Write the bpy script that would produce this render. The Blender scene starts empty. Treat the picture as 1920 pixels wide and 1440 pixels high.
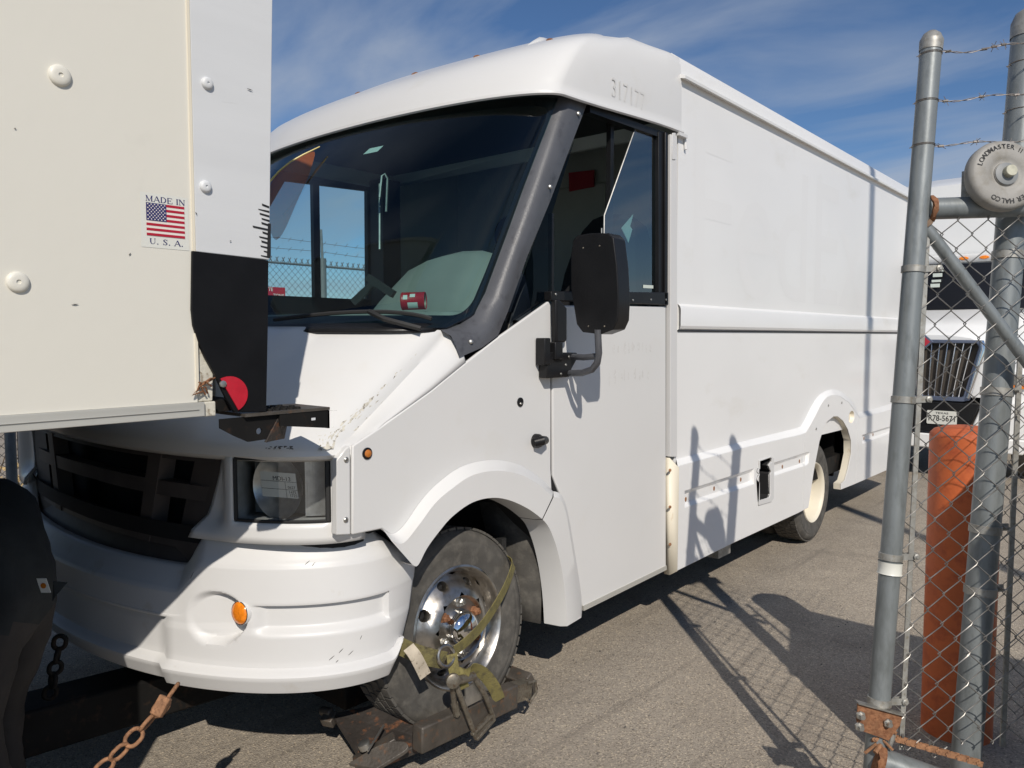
import bpy, bmesh, math, random
from math import sin, cos, pi, radians as rad, sqrt, hypot
from mathutils import Vector as V, Matrix
from mathutils.geometry import tessellate_polygon
random.seed(7)
SC = bpy.context.scene
COL = SC.collection

# ------------------------------------------------------------------ camera, sky, sun, exposure
# World: the van's driver side is the plane x = 0, its rear is towards +y, z is up, metres.
cam_d = bpy.data.cameras.new('camera'); cam = bpy.data.objects.new('camera', cam_d); COL.objects.link(cam)
cam.location = (2.024, 0.0, 1.6)
cam.rotation_euler = (pi/2 - 0.0624, 0.0, 0.7059)
cam_d.sensor_width = 36; cam_d.lens = 27.0; cam_d.clip_end = 2000; cam_d.clip_start = 0.02
SC.camera = cam
SUN = V((0.593, -0.515, 0.62)).normalized()
world = bpy.data.worlds.new('World'); SC.world = world; world.use_nodes = True
wn, wl = world.node_tree.nodes, world.node_tree.links
wn.clear()
wo = wn.new('ShaderNodeOutputWorld'); bg = wn.new('ShaderNodeBackground'); bg.inputs['Strength'].default_value = 0.076
sky = wn.new('ShaderNodeTexSky'); sky.sky_type = 'NISHITA'; sky.sun_disc = False
sky.sun_elevation = math.asin(SUN.z); sky.sun_rotation = math.atan2(SUN.x, SUN.y)
sky.air_density = 1.0; sky.dust_density = 0.1; sky.ozone_density = 2.2; sky.altitude = 800
tc = wn.new('ShaderNodeTexCoord'); sep = wn.new('ShaderNodeSeparateXYZ')
addz = wn.new('ShaderNodeMath'); addz.operation = 'ADD'; addz.inputs[1].default_value = 0.22
dvx = wn.new('ShaderNodeMath'); dvx.operation = 'DIVIDE'; dvy = wn.new('ShaderNodeMath'); dvy.operation = 'DIVIDE'
cmb = wn.new('ShaderNodeCombineXYZ'); mp = wn.new('ShaderNodeMapping')
mp.inputs['Rotation'].default_value = (0, 0, rad(62)); mp.inputs['Scale'].default_value = (0.55, 1.25, 1); mp.inputs['Location'].default_value = (0.35, 0.9, 0)
n1 = wn.new('ShaderNodeTexNoise'); n1.inputs['Scale'].default_value = 1.7; n1.inputs['Detail'].default_value = 7; n1.inputs['Roughness'].default_value = 0.52; n1.inputs['Distortion'].default_value = 0.5
cr = wn.new('ShaderNodeValToRGB'); cr.color_ramp.elements[0].position = 0.42; cr.color_ramp.elements[1].position = 0.70
cr.color_ramp.elements[0].color = (0, 0, 0, 1); cr.color_ramp.elements[1].color = (0.80, 0.80, 0.80, 1)
mixc = wn.new('ShaderNodeMix'); mixc.data_type = 'RGBA'; mixc.inputs['B'].default_value = (5.0, 5.7, 6.9, 1)
hsv = wn.new('ShaderNodeHueSaturation'); hsv.inputs['Saturation'].default_value = 1.08; hsv.inputs['Value'].default_value = 0.95
wl.new(tc.outputs['Generated'], sep.inputs[0]); wl.new(sep.outputs['Z'], addz.inputs[0])
wl.new(sep.outputs['X'], dvx.inputs[0]); wl.new(addz.outputs[0], dvx.inputs[1]); wl.new(sep.outputs['Y'], dvy.inputs[0]); wl.new(addz.outputs[0], dvy.inputs[1])
wl.new(dvx.outputs[0], cmb.inputs[0]); wl.new(dvy.outputs[0], cmb.inputs[1]); wl.new(cmb.outputs[0], mp.inputs[0]); wl.new(mp.outputs[0], n1.inputs['Vector'])
wl.new(n1.outputs['Fac'], cr.inputs[0]); wl.new(cr.outputs['Color'], mixc.inputs['Factor'])
tint = wn.new('ShaderNodeMix'); tint.data_type = 'RGBA'; tint.blend_type = 'MULTIPLY'; tint.inputs['Factor'].default_value = 1.0; tint.inputs['B'].default_value = (0.85, 0.965, 1.11, 1)
wl.new(sky.outputs[0], hsv.inputs['Color']); wl.new(hsv.outputs[0], tint.inputs['A']); wl.new(tint.outputs['Result'], mixc.inputs['A']); wl.new(mixc.outputs['Result'], bg.inputs['Color']); wl.new(bg.outputs[0], wo.inputs[0])
sun_d = bpy.data.lights.new('sun', 'SUN'); sun_d.energy = 3.8; sun_d.angle = rad(0.53); sun_d.color = (1.0, 0.93, 0.835)
sun = bpy.data.objects.new('sun', sun_d); COL.objects.link(sun); sun.rotation_euler = SUN.to_track_quat('Z', 'Y').to_euler(); sun.location = (8, -8, 12)
SC.view_settings.view_transform = 'Standard'; SC.view_settings.look = 'None'; SC.view_settings.exposure = 0.0; SC.view_settings.gamma = 1.0
SC.view_settings.use_curve_mapping = False

# ------------------------------------------------------------------ materials
def mat(name, col, rough=0.5, metal=0.0, coat=0.0, var=0.0, vs=4.0, col2=None, lo=0.45, hi=0.65, bump=0.0, bs=60.0, spec=0.5, stretch=(1, 1, 1), det=5.0):
    """Principled surface; 'var' varies value with a soft noise, 'col2' lays a second colour in patches between lo..hi of a noise."""
    m = bpy.data.materials.new(name); m.use_nodes = True
    n, l = m.node_tree.nodes, m.node_tree.links
    b = n['Principled BSDF']; c4 = tuple(col) + (1,)
    b.inputs['Base Color'].default_value = c4; b.inputs['Roughness'].default_value = rough; b.inputs['Metallic'].default_value = metal
    b.inputs['Coat Weight'].default_value = coat; b.inputs['Specular IOR Level'].default_value = spec; b.inputs['Coat Roughness'].default_value = 0.08
    if var or col2 or bump:
        t = n.new('ShaderNodeTexCoord'); mpn = n.new('ShaderNodeMapping'); mpn.inputs['Scale'].default_value = stretch
        g = n.new('ShaderNodeNewGeometry'); l.new(g.outputs['Position'], mpn.inputs[0])
        src = None
        if var:
            nz = n.new('ShaderNodeTexNoise'); nz.inputs['Scale'].default_value = vs; nz.inputs['Detail'].default_value = 6; l.new(mpn.outputs[0], nz.inputs['Vector'])
            mr = n.new('ShaderNodeMapRange'); mr.inputs['From Min'].default_value = 0.3; mr.inputs['From Max'].default_value = 0.7
            mr.inputs['To Min'].default_value = 1 - var; mr.inputs['To Max'].default_value = 1 + var; l.new(nz.outputs['Fac'], mr.inputs['Value'])
            mu = n.new('ShaderNodeVectorMath'); mu.operation = 'SCALE'; mu.inputs[0].default_value = col; l.new(mr.outputs[0], mu.inputs['Scale']); src = mu.outputs[0]
        if col2:
            nz2 = n.new('ShaderNodeTexNoise'); nz2.inputs['Scale'].default_value = vs*2.3; nz2.inputs['Detail'].default_value = det; nz2.inputs['Roughness'].default_value = 0.62; l.new(mpn.outputs[0], nz2.inputs['Vector'])
            r = n.new('ShaderNodeMapRange'); r.inputs['From Min'].default_value = lo; r.inputs['From Max'].default_value = hi; l.new(nz2.outputs['Fac'], r.inputs['Value'])
            mx = n.new('ShaderNodeMix'); mx.data_type = 'RGBA'; mx.inputs['A'].default_value = c4; mx.inputs['B'].default_value = tuple(col2) + (1,)
            if src: l.new(src, mx.inputs['A'])
            l.new(r.outputs[0], mx.inputs['Factor']); src = mx.outputs['Result']
        if src: l.new(src, b.inputs['Base Color'])
        if bump:
            nb = n.new('ShaderNodeTexNoise'); nb.inputs['Scale'].default_value = bs; nb.inputs['Detail'].default_value = 4; l.new(mpn.outputs[0], nb.inputs['Vector'])
            bp = n.new('ShaderNodeBump'); bp.inputs['Strength'].default_value = bump; bp.inputs['Distance'].default_value = 0.01; l.new(nb.outputs['Fac'], bp.inputs['Height']); l.new(bp.outputs[0], b.inputs['Normal'])
    return m
def glass(name, tint, refl=1.0, rough=0.0):
    m = bpy.data.materials.new(name); m.use_nodes = True
    n, l = m.node_tree.nodes, m.node_tree.links; n.clear()
    o = n.new('ShaderNodeOutputMaterial'); tr = n.new('ShaderNodeBsdfTransparent'); tr.inputs[0].default_value = tuple(tint) + (1,)
    gl = n.new('ShaderNodeBsdfGlossy'); gl.inputs['Roughness'].default_value = rough
    fr = n.new('ShaderNodeLayerWeight'); fr.inputs['Blend'].default_value = 0.5; pwn = n.new('ShaderNodeMath'); pwn.operation = 'POWER'; pwn.inputs[1].default_value = 5.0; mm = n.new('ShaderNodeMath'); mm.operation = 'MULTIPLY_ADD'; mm.inputs[1].default_value = 0.9*min(refl, 1.0); mm.inputs[2].default_value = 0.045*refl
    mx = n.new('ShaderNodeMixShader'); l.new(fr.outputs['Facing'], pwn.inputs[0]); l.new(pwn.outputs[0], mm.inputs[0]); l.new(mm.outputs[0], mx.inputs[0]); l.new(tr.outputs[0], mx.inputs[1]); l.new(gl.outputs[0], mx.inputs[2]); l.new(mx.outputs[0], o.inputs[0])
    return m
def cloth_thin(name, col, through=0.5, open_=0.0):
    m = bpy.data.materials.new(name); m.use_nodes = True
    n, l = m.node_tree.nodes, m.node_tree.links; n.clear()
    o = n.new('ShaderNodeOutputMaterial'); d = n.new('ShaderNodeBsdfDiffuse'); d.inputs[0].default_value = tuple(col) + (1,)
    t = n.new('ShaderNodeBsdfTranslucent'); t.inputs[0].default_value = tuple(col) + (1,); mx = n.new('ShaderNodeMixShader'); mx.inputs[0].default_value = through
    l.new(d.outputs[0], mx.inputs[1]); l.new(t.outputs[0], mx.inputs[2]); tp_ = n.new('ShaderNodeBsdfTransparent'); m2 = n.new('ShaderNodeMixShader'); m2.inputs[0].default_value = open_; l.new(mx.outputs[0], m2.inputs[1]); l.new(tp_.outputs[0], m2.inputs[2]); l.new(m2.outputs[0], o.inputs[0]); return m

M = {}
M['white'] = mat('van_white_dimmed', (0.69, 0.686, 0.672), 0.32, coat=0.25, var=0.02, vs=1.6, col2=(0.66, 0.645, 0.61), lo=0.58, hi=0.86, bump=0.03, bs=5)  # toned down in colour to tame direct sun on hood and nose
M['white_side'] = mat('van_side_white_lifted', (0.81, 0.806, 0.79), 0.34, coat=0.2, var=0.03, vs=0.8, col2=(0.72, 0.70, 0.65), lo=0.58, hi=0.90, bump=0.06, bs=2.2, stretch=(1, 1, 2))  # same body white, lifted in colour where the sun strikes less squarely
M['white_worn_dimmed'] = mat('van_worn_white_dimmed', (0.655, 0.65, 0.64), 0.42, var=0.02, vs=3, col2=(0.52, 0.48, 0.41), lo=0.64, hi=0.85, bump=0.03, bs=8)  # real grime patches; base dimmed further in colour to hold back sunlit bumper glare
M['cream'] = mat('yellowed_paint', (0.76, 0.70, 0.57), 0.5, var=0.05, vs=6, col2=(0.45, 0.30, 0.14), lo=0.66, hi=0.82, stretch=(1, 1, 0.35))
M['seam'] = mat('dark_gap', (0.012, 0.012, 0.013), 0.8)
M['black'] = mat('black_plastic', (0.011, 0.011, 0.012), 0.36, spec=0.28, var=0.15, vs=8, bump=0.05, bs=120)
M['black_matte'] = mat('matte_black', (0.012, 0.012, 0.013), 0.75)
M['pillar'] = mat('weathered_grey_plastic', (0.085, 0.088, 0.098), 0.42, var=0.12, vs=7, col2=(0.045, 0.045, 0.05), lo=0.55, hi=0.75, bump=0.12, bs=160)
M['rubber'] = mat('black_rubber', (0.02, 0.02, 0.02), 0.65)
M['tyre'] = mat('dusty_tyre_rubber', (0.075, 0.070, 0.062), 0.82, var=0.25, vs=9, col2=(0.135, 0.125, 0.108), lo=0.45, hi=0.75, bump=0.15, bs=90)
M['chrome'] = mat('polished_wheel_alloy', (0.50, 0.48, 0.45), 0.32, metal=1.0, var=0.15, vs=9, col2=(0.30, 0.27, 0.23), lo=0.46, hi=0.70, bump=0.05, bs=40)
M['chrome_clean'] = mat('clean_chrome', (0.80, 0.80, 0.80), 0.07, metal=1.0)
M['steel'] = mat('bare_steel', (0.46, 0.45, 0.42), 0.38, metal=0.9, var=0.2, vs=30)
M['steel_dirty'] = mat('greasy_dark_steel', (0.085, 0.074, 0.062), 0.48, metal=0.25, var=0.3, vs=14, col2=(0.15, 0.085, 0.05), lo=0.56, hi=0.70, bump=0.25, bs=70, det=8)
M['rust_plate'] = mat('rusty_painted_steel', (0.040, 0.034, 0.030), 0.5, metal=0.15, var=0.3, vs=9, col2=(0.20, 0.085, 0.04), lo=0.54, hi=0.66, bump=0.35, bs=60, det=9)
M['rust'] = mat('rust', (0.25, 0.115, 0.055), 0.85, var=0.3, vs=40, col2=(0.14, 0.05, 0.02), lo=0.45, hi=0.7, bump=0.3, bs=150)
M['rust_chain'] = mat('rusty_chain_steel', (0.30, 0.15, 0.075), 0.8, var=0.3, vs=50, col2=(0.13, 0.06, 0.03), lo=0.5, hi=0.7, bump=0.2, bs=200)
M['chassis'] = mat('black_chassis', (0.008, 0.0075, 0.007), 0.75, spec=0.25, var=0.3, vs=9, col2=(0.030, 0.018, 0.012), lo=0.56, hi=0.70)
M['galv'] = mat('galvanised_pipe', (0.225, 0.245, 0.25), 0.42, metal=0.3, var=0.12, vs=14, col2=(0.165, 0.18, 0.18), lo=0.48, hi=0.70, bump=0.04, bs=120, stretch=(1, 1, 0.3))
M['galv_dull'] = mat('dull_galvanised_fittings', (0.35, 0.345, 0.32), 0.5, metal=0.5, var=0.2, vs=30, col2=(0.24, 0.21, 0.16), lo=0.5, hi=0.75)
M['wire'] = mat('galvanised_wire', (0.25, 0.24, 0.225), 0.42, metal=0.6, var=0.25, vs=40)
M['barb'] = mat('weathered_barbed_wire', (0.26, 0.24, 0.22), 0.5, metal=0.5, var=0.3, vs=60, col2=(0.20, 0.09, 0.05), lo=0.55, hi=0.7)
M['bollard'] = mat('orange_bollard_paint', (0.58, 0.135, 0.04), 0.55, var=0.1, vs=7, col2=(0.42, 0.085, 0.03), lo=0.5, hi=0.72, bump=0.12, bs=35)
M['bollard_top'] = mat('faded_bollard_cap', (0.50, 0.115, 0.04), 0.7, var=0.15, vs=20, bump=0.3, bs=50)
M['roller'] = mat('grey_roller_plastic', (0.30, 0.29, 0.27), 0.55, var=0.06, vs=12, col2=(0.235, 0.22, 0.19), lo=0.48, hi=0.72)
M['roller_hub'] = mat('roller_hub_plastic', (0.21, 0.22, 0.225), 0.5, var=0.08, vs=20)
M['bolt_cream'] = mat('dull_bolt_zinc', (0.42, 0.41, 0.33), 0.5, metal=0.4, var=0.15, vs=60)
M['ink'] = mat('black_print', (0.015, 0.015, 0.016), 0.6)
M['frp'] = mat('cream_box_panel', (0.72, 0.695, 0.615), 0.42, coat=0.1, var=0.015, vs=1.5, col2=(0.60, 0.575, 0.50), lo=0.62, hi=0.9, bump=0.05, bs=22)
M['corner'] = mat('white_corner_plate', (0.655, 0.665, 0.67), 0.45, var=0.03, vs=5, col2=(0.45, 0.45, 0.44), lo=0.68, hi=0.8, bump=0.04, bs=20, stretch=(1, 0.25, 2))
M['alu'] = mat('aluminium_rail', (0.56, 0.55, 0.50), 0.5, metal=0.35, var=0.08, vs=6, stretch=(1, 0.1, 8))
M['corner_base'] = mat('weathered_corner_casting', (0.62, 0.59, 0.50), 0.6, var=0.1, vs=25, col2=(0.30, 0.25, 0.18), lo=0.55, hi=0.66, bump=0.25, bs=60, det=9)
M['blk_paint'] = mat('black_plate_paint', (0.009, 0.009, 0.010), 0.40, spec=0.15, var=0.2, vs=9, col2=(0.10, 0.06, 0.035), lo=0.69, hi=0.76, bump=0.05, bs=40)
M['red_refl'] = mat('red_reflector', (0.50, 0.012, 0.03), 0.25, coat=0.4, var=0.08, vs=60)
M['sticker'] = mat('white_sticker', (0.70, 0.70, 0.64), 0.4)
M['navy'] = mat('navy_print', (0.028, 0.028, 0.13), 0.5)
M['flag_red'] = mat('red_print', (0.42, 0.008, 0.03), 0.5)
M['flag_white'] = mat('white_print', (0.78, 0.72, 0.66), 0.5)
M['amber'] = mat('amber_lens', (0.85, 0.24, 0.015), 0.2, coat=0.5, var=0.25, vs=90)
M['amber_dark'] = mat('small_amber_lens', (0.50, 0.16, 0.02), 0.2, coat=0.5)
M['glass_ws'] = glass('tinted_windshield', (0.58, 0.77, 0.77), 1.3)
M['glass_side'] = glass('tinted_side_glass', (0.50, 0.72, 0.74), 6.0)
M['glass_dark'] = glass('dark_side_glass', (0.16, 0.20, 0.26), 0.45)
M['glass_clear'] = glass('clear_lamp_lens', (0.92, 0.94, 0.94), 2.4)
M['frit'] = mat('black_glass_border', (0.006, 0.006, 0.008), 0.35)
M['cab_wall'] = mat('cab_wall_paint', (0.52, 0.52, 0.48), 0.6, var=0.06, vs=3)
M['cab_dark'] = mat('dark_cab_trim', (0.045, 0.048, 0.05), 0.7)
M['lamp_grey'] = mat('lamp_housing_grey', (0.22, 0.225, 0.22), 0.45, var=0.2, vs=20)
M['bowl'] = mat('hazy_reflector', (0.68, 0.68, 0.67), 0.32, metal=0.8, var=0.2, vs=25)
M['grille_plastic'] = mat('dusty_grille_plastic', (0.085, 0.072, 0.066), 0.6, var=0.15, vs=10, bump=0.05, bs=100)
M['dash'] = mat('sage_dashboard_plastic', (0.28, 0.265, 0.235), 0.75, var=0.06, vs=6)
M['seat'] = mat('black_seat_cloth', (0.014, 0.014, 0.016), 0.9)
M['can_red'] = mat('red_can_print', (0.45, 0.02, 0.03), 0.4, var=0.05, vs=20)
M['can_in'] = mat('tin_inside', (0.30, 0.26, 0.21), 0.5, metal=0.4)
M['paper'] = mat('pale_paper', (0.60, 0.66, 0.60), 0.8)
M['flag_reflection'] = cloth_thin('orange_flag_reflection', (0.55, 0.17, 0.06), 0.5, 0.45)
M['brass'] = mat('yellow_pole', (0.65, 0.52, 0.16), 0.4)
M['strap'] = mat('olive_webbing', (0.215, 0.185, 0.065), 0.85, var=0.2, vs=14, col2=(0.11, 0.095, 0.05), lo=0.5, hi=0.7, bump=0.5, bs=260)
M['strap_dark'] = mat('olive_webbing_dark', (0.15, 0.13, 0.05), 0.85, var=0.3, vs=14, col2=(0.06, 0.05, 0.03), lo=0.45, hi=0.7, bump=0.5, bs=260)
M['tag_fabric'] = mat('dirty_tag_fabric', (0.47, 0.41, 0.32), 0.85, var=0.15, vs=30, col2=(0.22, 0.18, 0.13), lo=0.55, hi=0.7)
M['ratchet'] = mat('worn_ratchet_zinc', (0.20, 0.18, 0.145), 0.45, metal=0.6, var=0.25, vs=40, col2=(0.12, 0.08, 0.05), lo=0.5, hi=0.7)
M['jacket'] = mat('charcoal_jacket_cloth', (0.022, 0.026, 0.028), 0.9, var=0.2, vs=12, bump=0.3, bs=25)
M['pants'] = mat('taupe_work_trousers', (0.040, 0.036, 0.034), 0.9, var=0.2, vs=9, bump=0.3, bs=22)
M['skin'] = mat('skin', (0.36, 0.20, 0.14), 0.6, var=0.08, vs=20)
M['hair'] = mat('dark_hair', (0.02, 0.015, 0.012), 0.7)
M['leather'] = mat('brown_boot_leather', (0.09, 0.055, 0.035), 0.7)
M['truck_white'] = mat('truck_white_paint', (0.84, 0.84, 0.82), 0.3, coat=0.3, var=0.02, vs=2)
M['truck_grey'] = mat('truck_box_grey', (0.55, 0.57, 0.60), 0.5)
M['blue_grey'] = mat('slate_grille_trim', (0.16, 0.19, 0.27), 0.3, metal=0.5)
M['grille_dark'] = mat('grille_mesh_dark', (0.055, 0.045, 0.035), 0.7)
M['bark'] = mat('pole_wood', (0.16, 0.11, 0.075), 0.9, var=0.2, vs=8)
M['brush'] = mat('dry_brush', (0.50, 0.36, 0.17), 0.9, var=0.35, vs=14)
M['brush_dark'] = mat('brush_stems', (0.13, 0.09, 0.05), 0.9)
M['shade_box'] = mat('grey_shade_box', (0.32, 0.34, 0.33), 0.5, var=0.05, vs=3)
M['sign_red'] = mat('red_sign_face', (0.48, 0.03, 0.05), 0.5)
M['ghost'] = mat('removed_lettering_ghost', (0.790, 0.786, 0.772), 0.40, coat=0.15, var=0.02, vs=0.8)
M['ghost2'] = mat('removed_number_ghost', (0.635, 0.63, 0.615), 0.4, var=0.06, vs=18, col2=(0.69, 0.685, 0.67), lo=0.55, hi=0.62)
M['smudge'] = mat('adhesive_smudge', (0.62, 0.61, 0.59), 0.45, var=0.06, vs=30, col2=(0.69, 0.686, 0.672), lo=0.45, hi=0.6)
M['scuff'] = mat('chipped_paint', (0.60, 0.57, 0.49), 0.8, var=0.15, vs=40, col2=(0.20, 0.18, 0.15), lo=0.56, hi=0.62, bump=0.5, bs=120)
M['scuff_dark'] = mat('dark_scratch', (0.10, 0.095, 0.085), 0.8)

def asphalt():
    m = bpy.data.materials.new('worn_asphalt'); m.use_nodes = True
    n, l = m.node_tree.nodes, m.node_tree.links; b = n['Principled BSDF']; b.inputs['Roughness'].default_value = 0.88; b.inputs['Specular IOR Level'].default_value = 0.25
    g = n.new('ShaderNodeNewGeometry')
    def noise(s, d, r=0.5):
        x = n.new('ShaderNodeTexNoise'); x.inputs['Scale'].default_value = s; x.inputs['Detail'].default_value = d; x.inputs['Roughness'].default_value = r; l.new(g.outputs['Position'], x.inputs['Vector']); return x
    big, mid, fine = noise(0.55, 4), noise(3.2, 5, 0.6), noise(70, 3, 0.7)
    c1 = n.new('ShaderNodeValToRGB'); e = c1.color_ramp.elements
    e[0].position, e[0].color = 0.3, (0.275, 0.240, 0.196, 1); e[1].position, e[1].color = 0.72, (0.395, 0.348, 0.286, 1)
    mixn = n.new('ShaderNodeMath'); mixn.operation = 'MULTIPLY_ADD'; mixn.inputs[1].default_value = 0.5
    l.new(mid.outputs['Fac'], mixn.inputs[0]); hb = n.new('ShaderNodeMath'); hb.operation = 'MULTIPLY'; hb.inputs[1].default_value = 0.5; l.new(big.outputs['Fac'], hb.inputs[0]); l.new(hb.outputs[0], mixn.inputs[2]); l.new(mixn.outputs[0], c1.inputs[0])
    vo = n.new('ShaderNodeTexVoronoi'); vo.inputs['Scale'].default_value = 175; l.new(g.outputs['Position'], vo.inputs['Vector'])
    # pale and dark stone chips: colour picked per cell
    sepc = n.new('ShaderNodeSeparateColor'); l.new(vo.outputs['Color'], sepc.inputs[0])
    cst = n.new('ShaderNodeValToRGB'); ee = cst.color_ramp.elements; cst.color_ramp.interpolation = 'CONSTANT'
    ee[0].position, ee[0].color = 0.0, (0.68, 0.66, 0.64, 1); ee[1].position, ee[1].color = 0.14, (0.94, 0.94, 0.94, 1)
    x = ee.new(0.45); x.color = (1.05, 1.04, 1.03, 1); x = ee.new(0.78); x.color = (1.18, 1.16, 1.13, 1); x = ee.new(0.93); x.color = (1.60, 1.54, 1.42, 1)
    l.new(sepc.outputs['Red'], cst.inputs[0])
    mu = n.new('ShaderNodeVectorMath'); mu.operation = 'MULTIPLY'; l.new(c1.outputs[0], mu.inputs[0]); l.new(cst.outputs[0], mu.inputs[1])
    # tar stains / patches
    st = noise(1.35, 6, 0.6); r = n.new('ShaderNodeMapRange'); r.inputs['From Min'].default_value = 0.58; r.inputs['From Max'].default_value = 0.75; r.inputs['To Max'].default_value = 0.55; l.new(st.outputs['Fac'], r.inputs['Value'])
    mx = n.new('ShaderNodeMix'); mx.data_type = 'RGBA'; mx.inputs['B'].default_value = (0.14, 0.124, 0.106, 1); l.new(mu.outputs[0], mx.inputs['A']); l.new(r.outputs[0], mx.inputs['Factor'])
    # long faint tyre streaks
    mpn = n.new('ShaderNodeMapping'); mpn.inputs['Rotation'].default_value = (0, 0, rad(-28)); mpn.inputs['Scale'].default_value = (9, 0.35, 1); l.new(g.outputs['Position'], mpn.inputs[0])
    sn = n.new('ShaderNodeTexNoise'); sn.inputs['Scale'].default_value = 1.2; sn.inputs['Detail'].default_value = 4; l.new(mpn.outputs[0], sn.inputs['Vector'])
    r2 = n.new('ShaderNodeMapRange'); r2.inputs['From Min'].default_value = 0.57; r2.inputs['From Max'].default_value = 0.72; r2.inputs['To Max'].default_value = 0.45; l.new(sn.outputs['Fac'], r2.inputs['Value'])
    mx2 = n.new('ShaderNodeMix'); mx2.data_type = 'RGBA'; mx2.inputs['B'].default_value = (0.15, 0.132, 0.112, 1); l.new(mx.outputs['Result'], mx2.inputs['A']); l.new(r2.outputs[0], mx2.inputs['Factor'])
    l.new(mx2.outputs['Result'], b.inputs['Base Color'])
    bp = n.new('ShaderNodeBump'); bp.inputs['Strength'].default_value = 0.55; bp.inputs['Distance'].default_value = 0.006
    ad = n.new('ShaderNodeMath'); ad.operation = 'ADD'; l.new(vo.outputs['Distance'], ad.inputs[0]); l.new(fine.outputs['Fac'], ad.inputs[1]); l.new(ad.outputs[0], bp.inputs['Height']); l.new(bp.outputs[0], b.inputs['Normal'])
    return m
M['asphalt'] = asphalt()
M['grit'] = mat('loose_stones', (0.20, 0.18, 0.155), 0.9, var=0.5, vs=60)

# ------------------------------------------------------------------ mesh helpers
class MB:
    """Collects shapes; link() turns them into ONE mesh object."""
    def __init__(s): s.v, s.f = [], []
    def add(s, vs, fs):
        o = len(s.v); s.v += [tuple(x) for x in vs]; s.f += [tuple(i + o for i in f) for f in fs]; return s
    def box(s, lo, hi, rot=None, about=None):
        vs = [V((x, y, z)) for x in (lo[0], hi[0]) for y in (lo[1], hi[1]) for z in (lo[2], hi[2])]
        if rot is not None:
            c = V(about) if about else (V(lo) + V(hi))/2; vs = [c + rot @ (v - c) for v in vs]
        return s.add(vs, [(0, 1, 3, 2), (4, 6, 7, 5), (0, 4, 5, 1), (2, 3, 7, 6), (0, 2, 6, 4), (1, 5, 7, 3)])
    def beam(s, p0, p1, w, h, up=(0, 0, 1)):
        p0, p1 = V(p0), V(p1); d = (p1 - p0).normalized(); a = d.cross(V(up)).normalized()*w/2; b = a.cross(d).normalized()*h/2
        vs = [p + i*a + j*b for p in (p0, p1) for i, j in ((-1, -1), (1, -1), (1, 1), (-1, 1))]
        return s.add(vs, [(3, 2, 1, 0), (4, 5, 6, 7)] + [(i, (i+1) % 4, 4+(i+1) % 4, 4+i) for i in range(4)])
    def tube(s, pts, r, n=10, cap=True, closed=False):
        pts = [V(p) for p in pts]; k = len(pts); rs = r if isinstance(r, (list, tuple)) else [r]*k
        ts = []
        for i in range(k):
            a = pts[(i-1) % k] if (closed or i > 0) else pts[0]; b = pts[(i+1) % k] if (closed or i < k-1) else pts[-1]; ts.append((b - a).normalized())
        nrm = ts[0].orthogonal().normalized(); vs, fs = [], []
        for i in range(k):
            if i: 
                q = ts[i-1].rotation_difference(ts[i]); nrm = q @ nrm
            bn = ts[i].cross(nrm).normalized(); nn = bn.cross(ts[i])
            for j in range(n):
                a = 2*pi*j/n; vs.append(pts[i] + rs[i]*(cos(a)*nn + sin(a)*bn))
        m = k if closed else k-1
        for i in range(m):
            for j in range(n):
                fs.append((i*n+j, i*n+(j+1) % n, ((i+1) % k)*n+(j+1) % n, ((i+1) % k)*n+j))
        if cap and not closed: fs += [tuple(range(n))[::-1], tuple((k-1)*n+j for j in range(n))]
        return s.add(vs, fs)
    def lathe(s, c, axis, prof, n=32, ref=None, cap=False):
        """prof = [(radius, offset along axis)]"""
        c, ax = V(c), V(axis).normalized(); u = (V(ref) - V(ref).dot(ax)*ax).normalized() if ref else ax.orthogonal().normalized(); w = ax.cross(u)
        vs = [c + ax*o + r*(cos(2*pi*j/n)*u + sin(2*pi*j/n)*w) for r, o in prof for j in range(n)]
        fs = [(i*n+j, i*n+(j+1) % n, (i+1)*n+(j+1) % n, (i+1)*n+j) for i in range(len(prof)-1) for j in range(n)]
        if cap: fs += [tuple(range(n))[::-1], tuple((len(prof)-1)*n+j for j in range(n))]
        return s.add(vs, fs)
    def loft(s, loops, closed=False):
        n = len(loops[0]); fs = []
        for i in range(len(loops)-1):
            for j in range(n if closed else n-1):
                fs.append((i*n+j, i*n+(j+1) % n, (i+1)*n+(j+1) % n, (i+1)*n+j))
        return s.add([p for L in loops for p in L], fs)
    def plate(s, outer, x0, x1, holes=(), mp=None):
        """2D polygon (with holes) extruded from x0 to x1; mp maps (x, a, b) to 3D (default x, y, z)."""
        mp = mp or (lambda x, a, b: (x, a, b)); loops = [list(outer)] + [list(h) for h in holes]
        flat = [p for L in loops for p in L]; n = len(flat)
        tri = tessellate_polygon([[V((p[0], p[1], 0)) for p in L] for L in loops])
        fs = [tuple(t) for t in tri] + [tuple(i + n for i in t)[::-1] for t in tri]; o = 0
        for L in loops:
            k = len(L); fs += [(o+i, o+(i+1) % k, n+o+(i+1) % k, n+o+i) for i in range(k)]; o += k
        return s.add([mp(x0, *p) for p in flat] + [mp(x1, *p) for p in flat], fs)
    def sheet(s, outer, x, holes=(), mp=None):
        mp = mp or (lambda x, a, b: (x, a, b)); loops = [list(outer)] + [list(h) for h in holes]; flat = [p for L in loops for p in L]
        return s.add([mp(x, *p) for p in flat], [tuple(t) for t in tessellate_polygon([[V((p[0], p[1], 0)) for p in L] for L in loops])])
    def mesh(s, name, m):
        me = bpy.data.meshes.new(name); me.from_pydata(s.v, [], s.f)
        b = bmesh.new(); b.from_mesh(me); bmesh.ops.remove_doubles(b, verts=b.verts, dist=1e-5); bmesh.ops.recalc_face_normals(b, faces=b.faces); b.to_mesh(me); b.free()
        me.materials.append(m); return me
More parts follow.
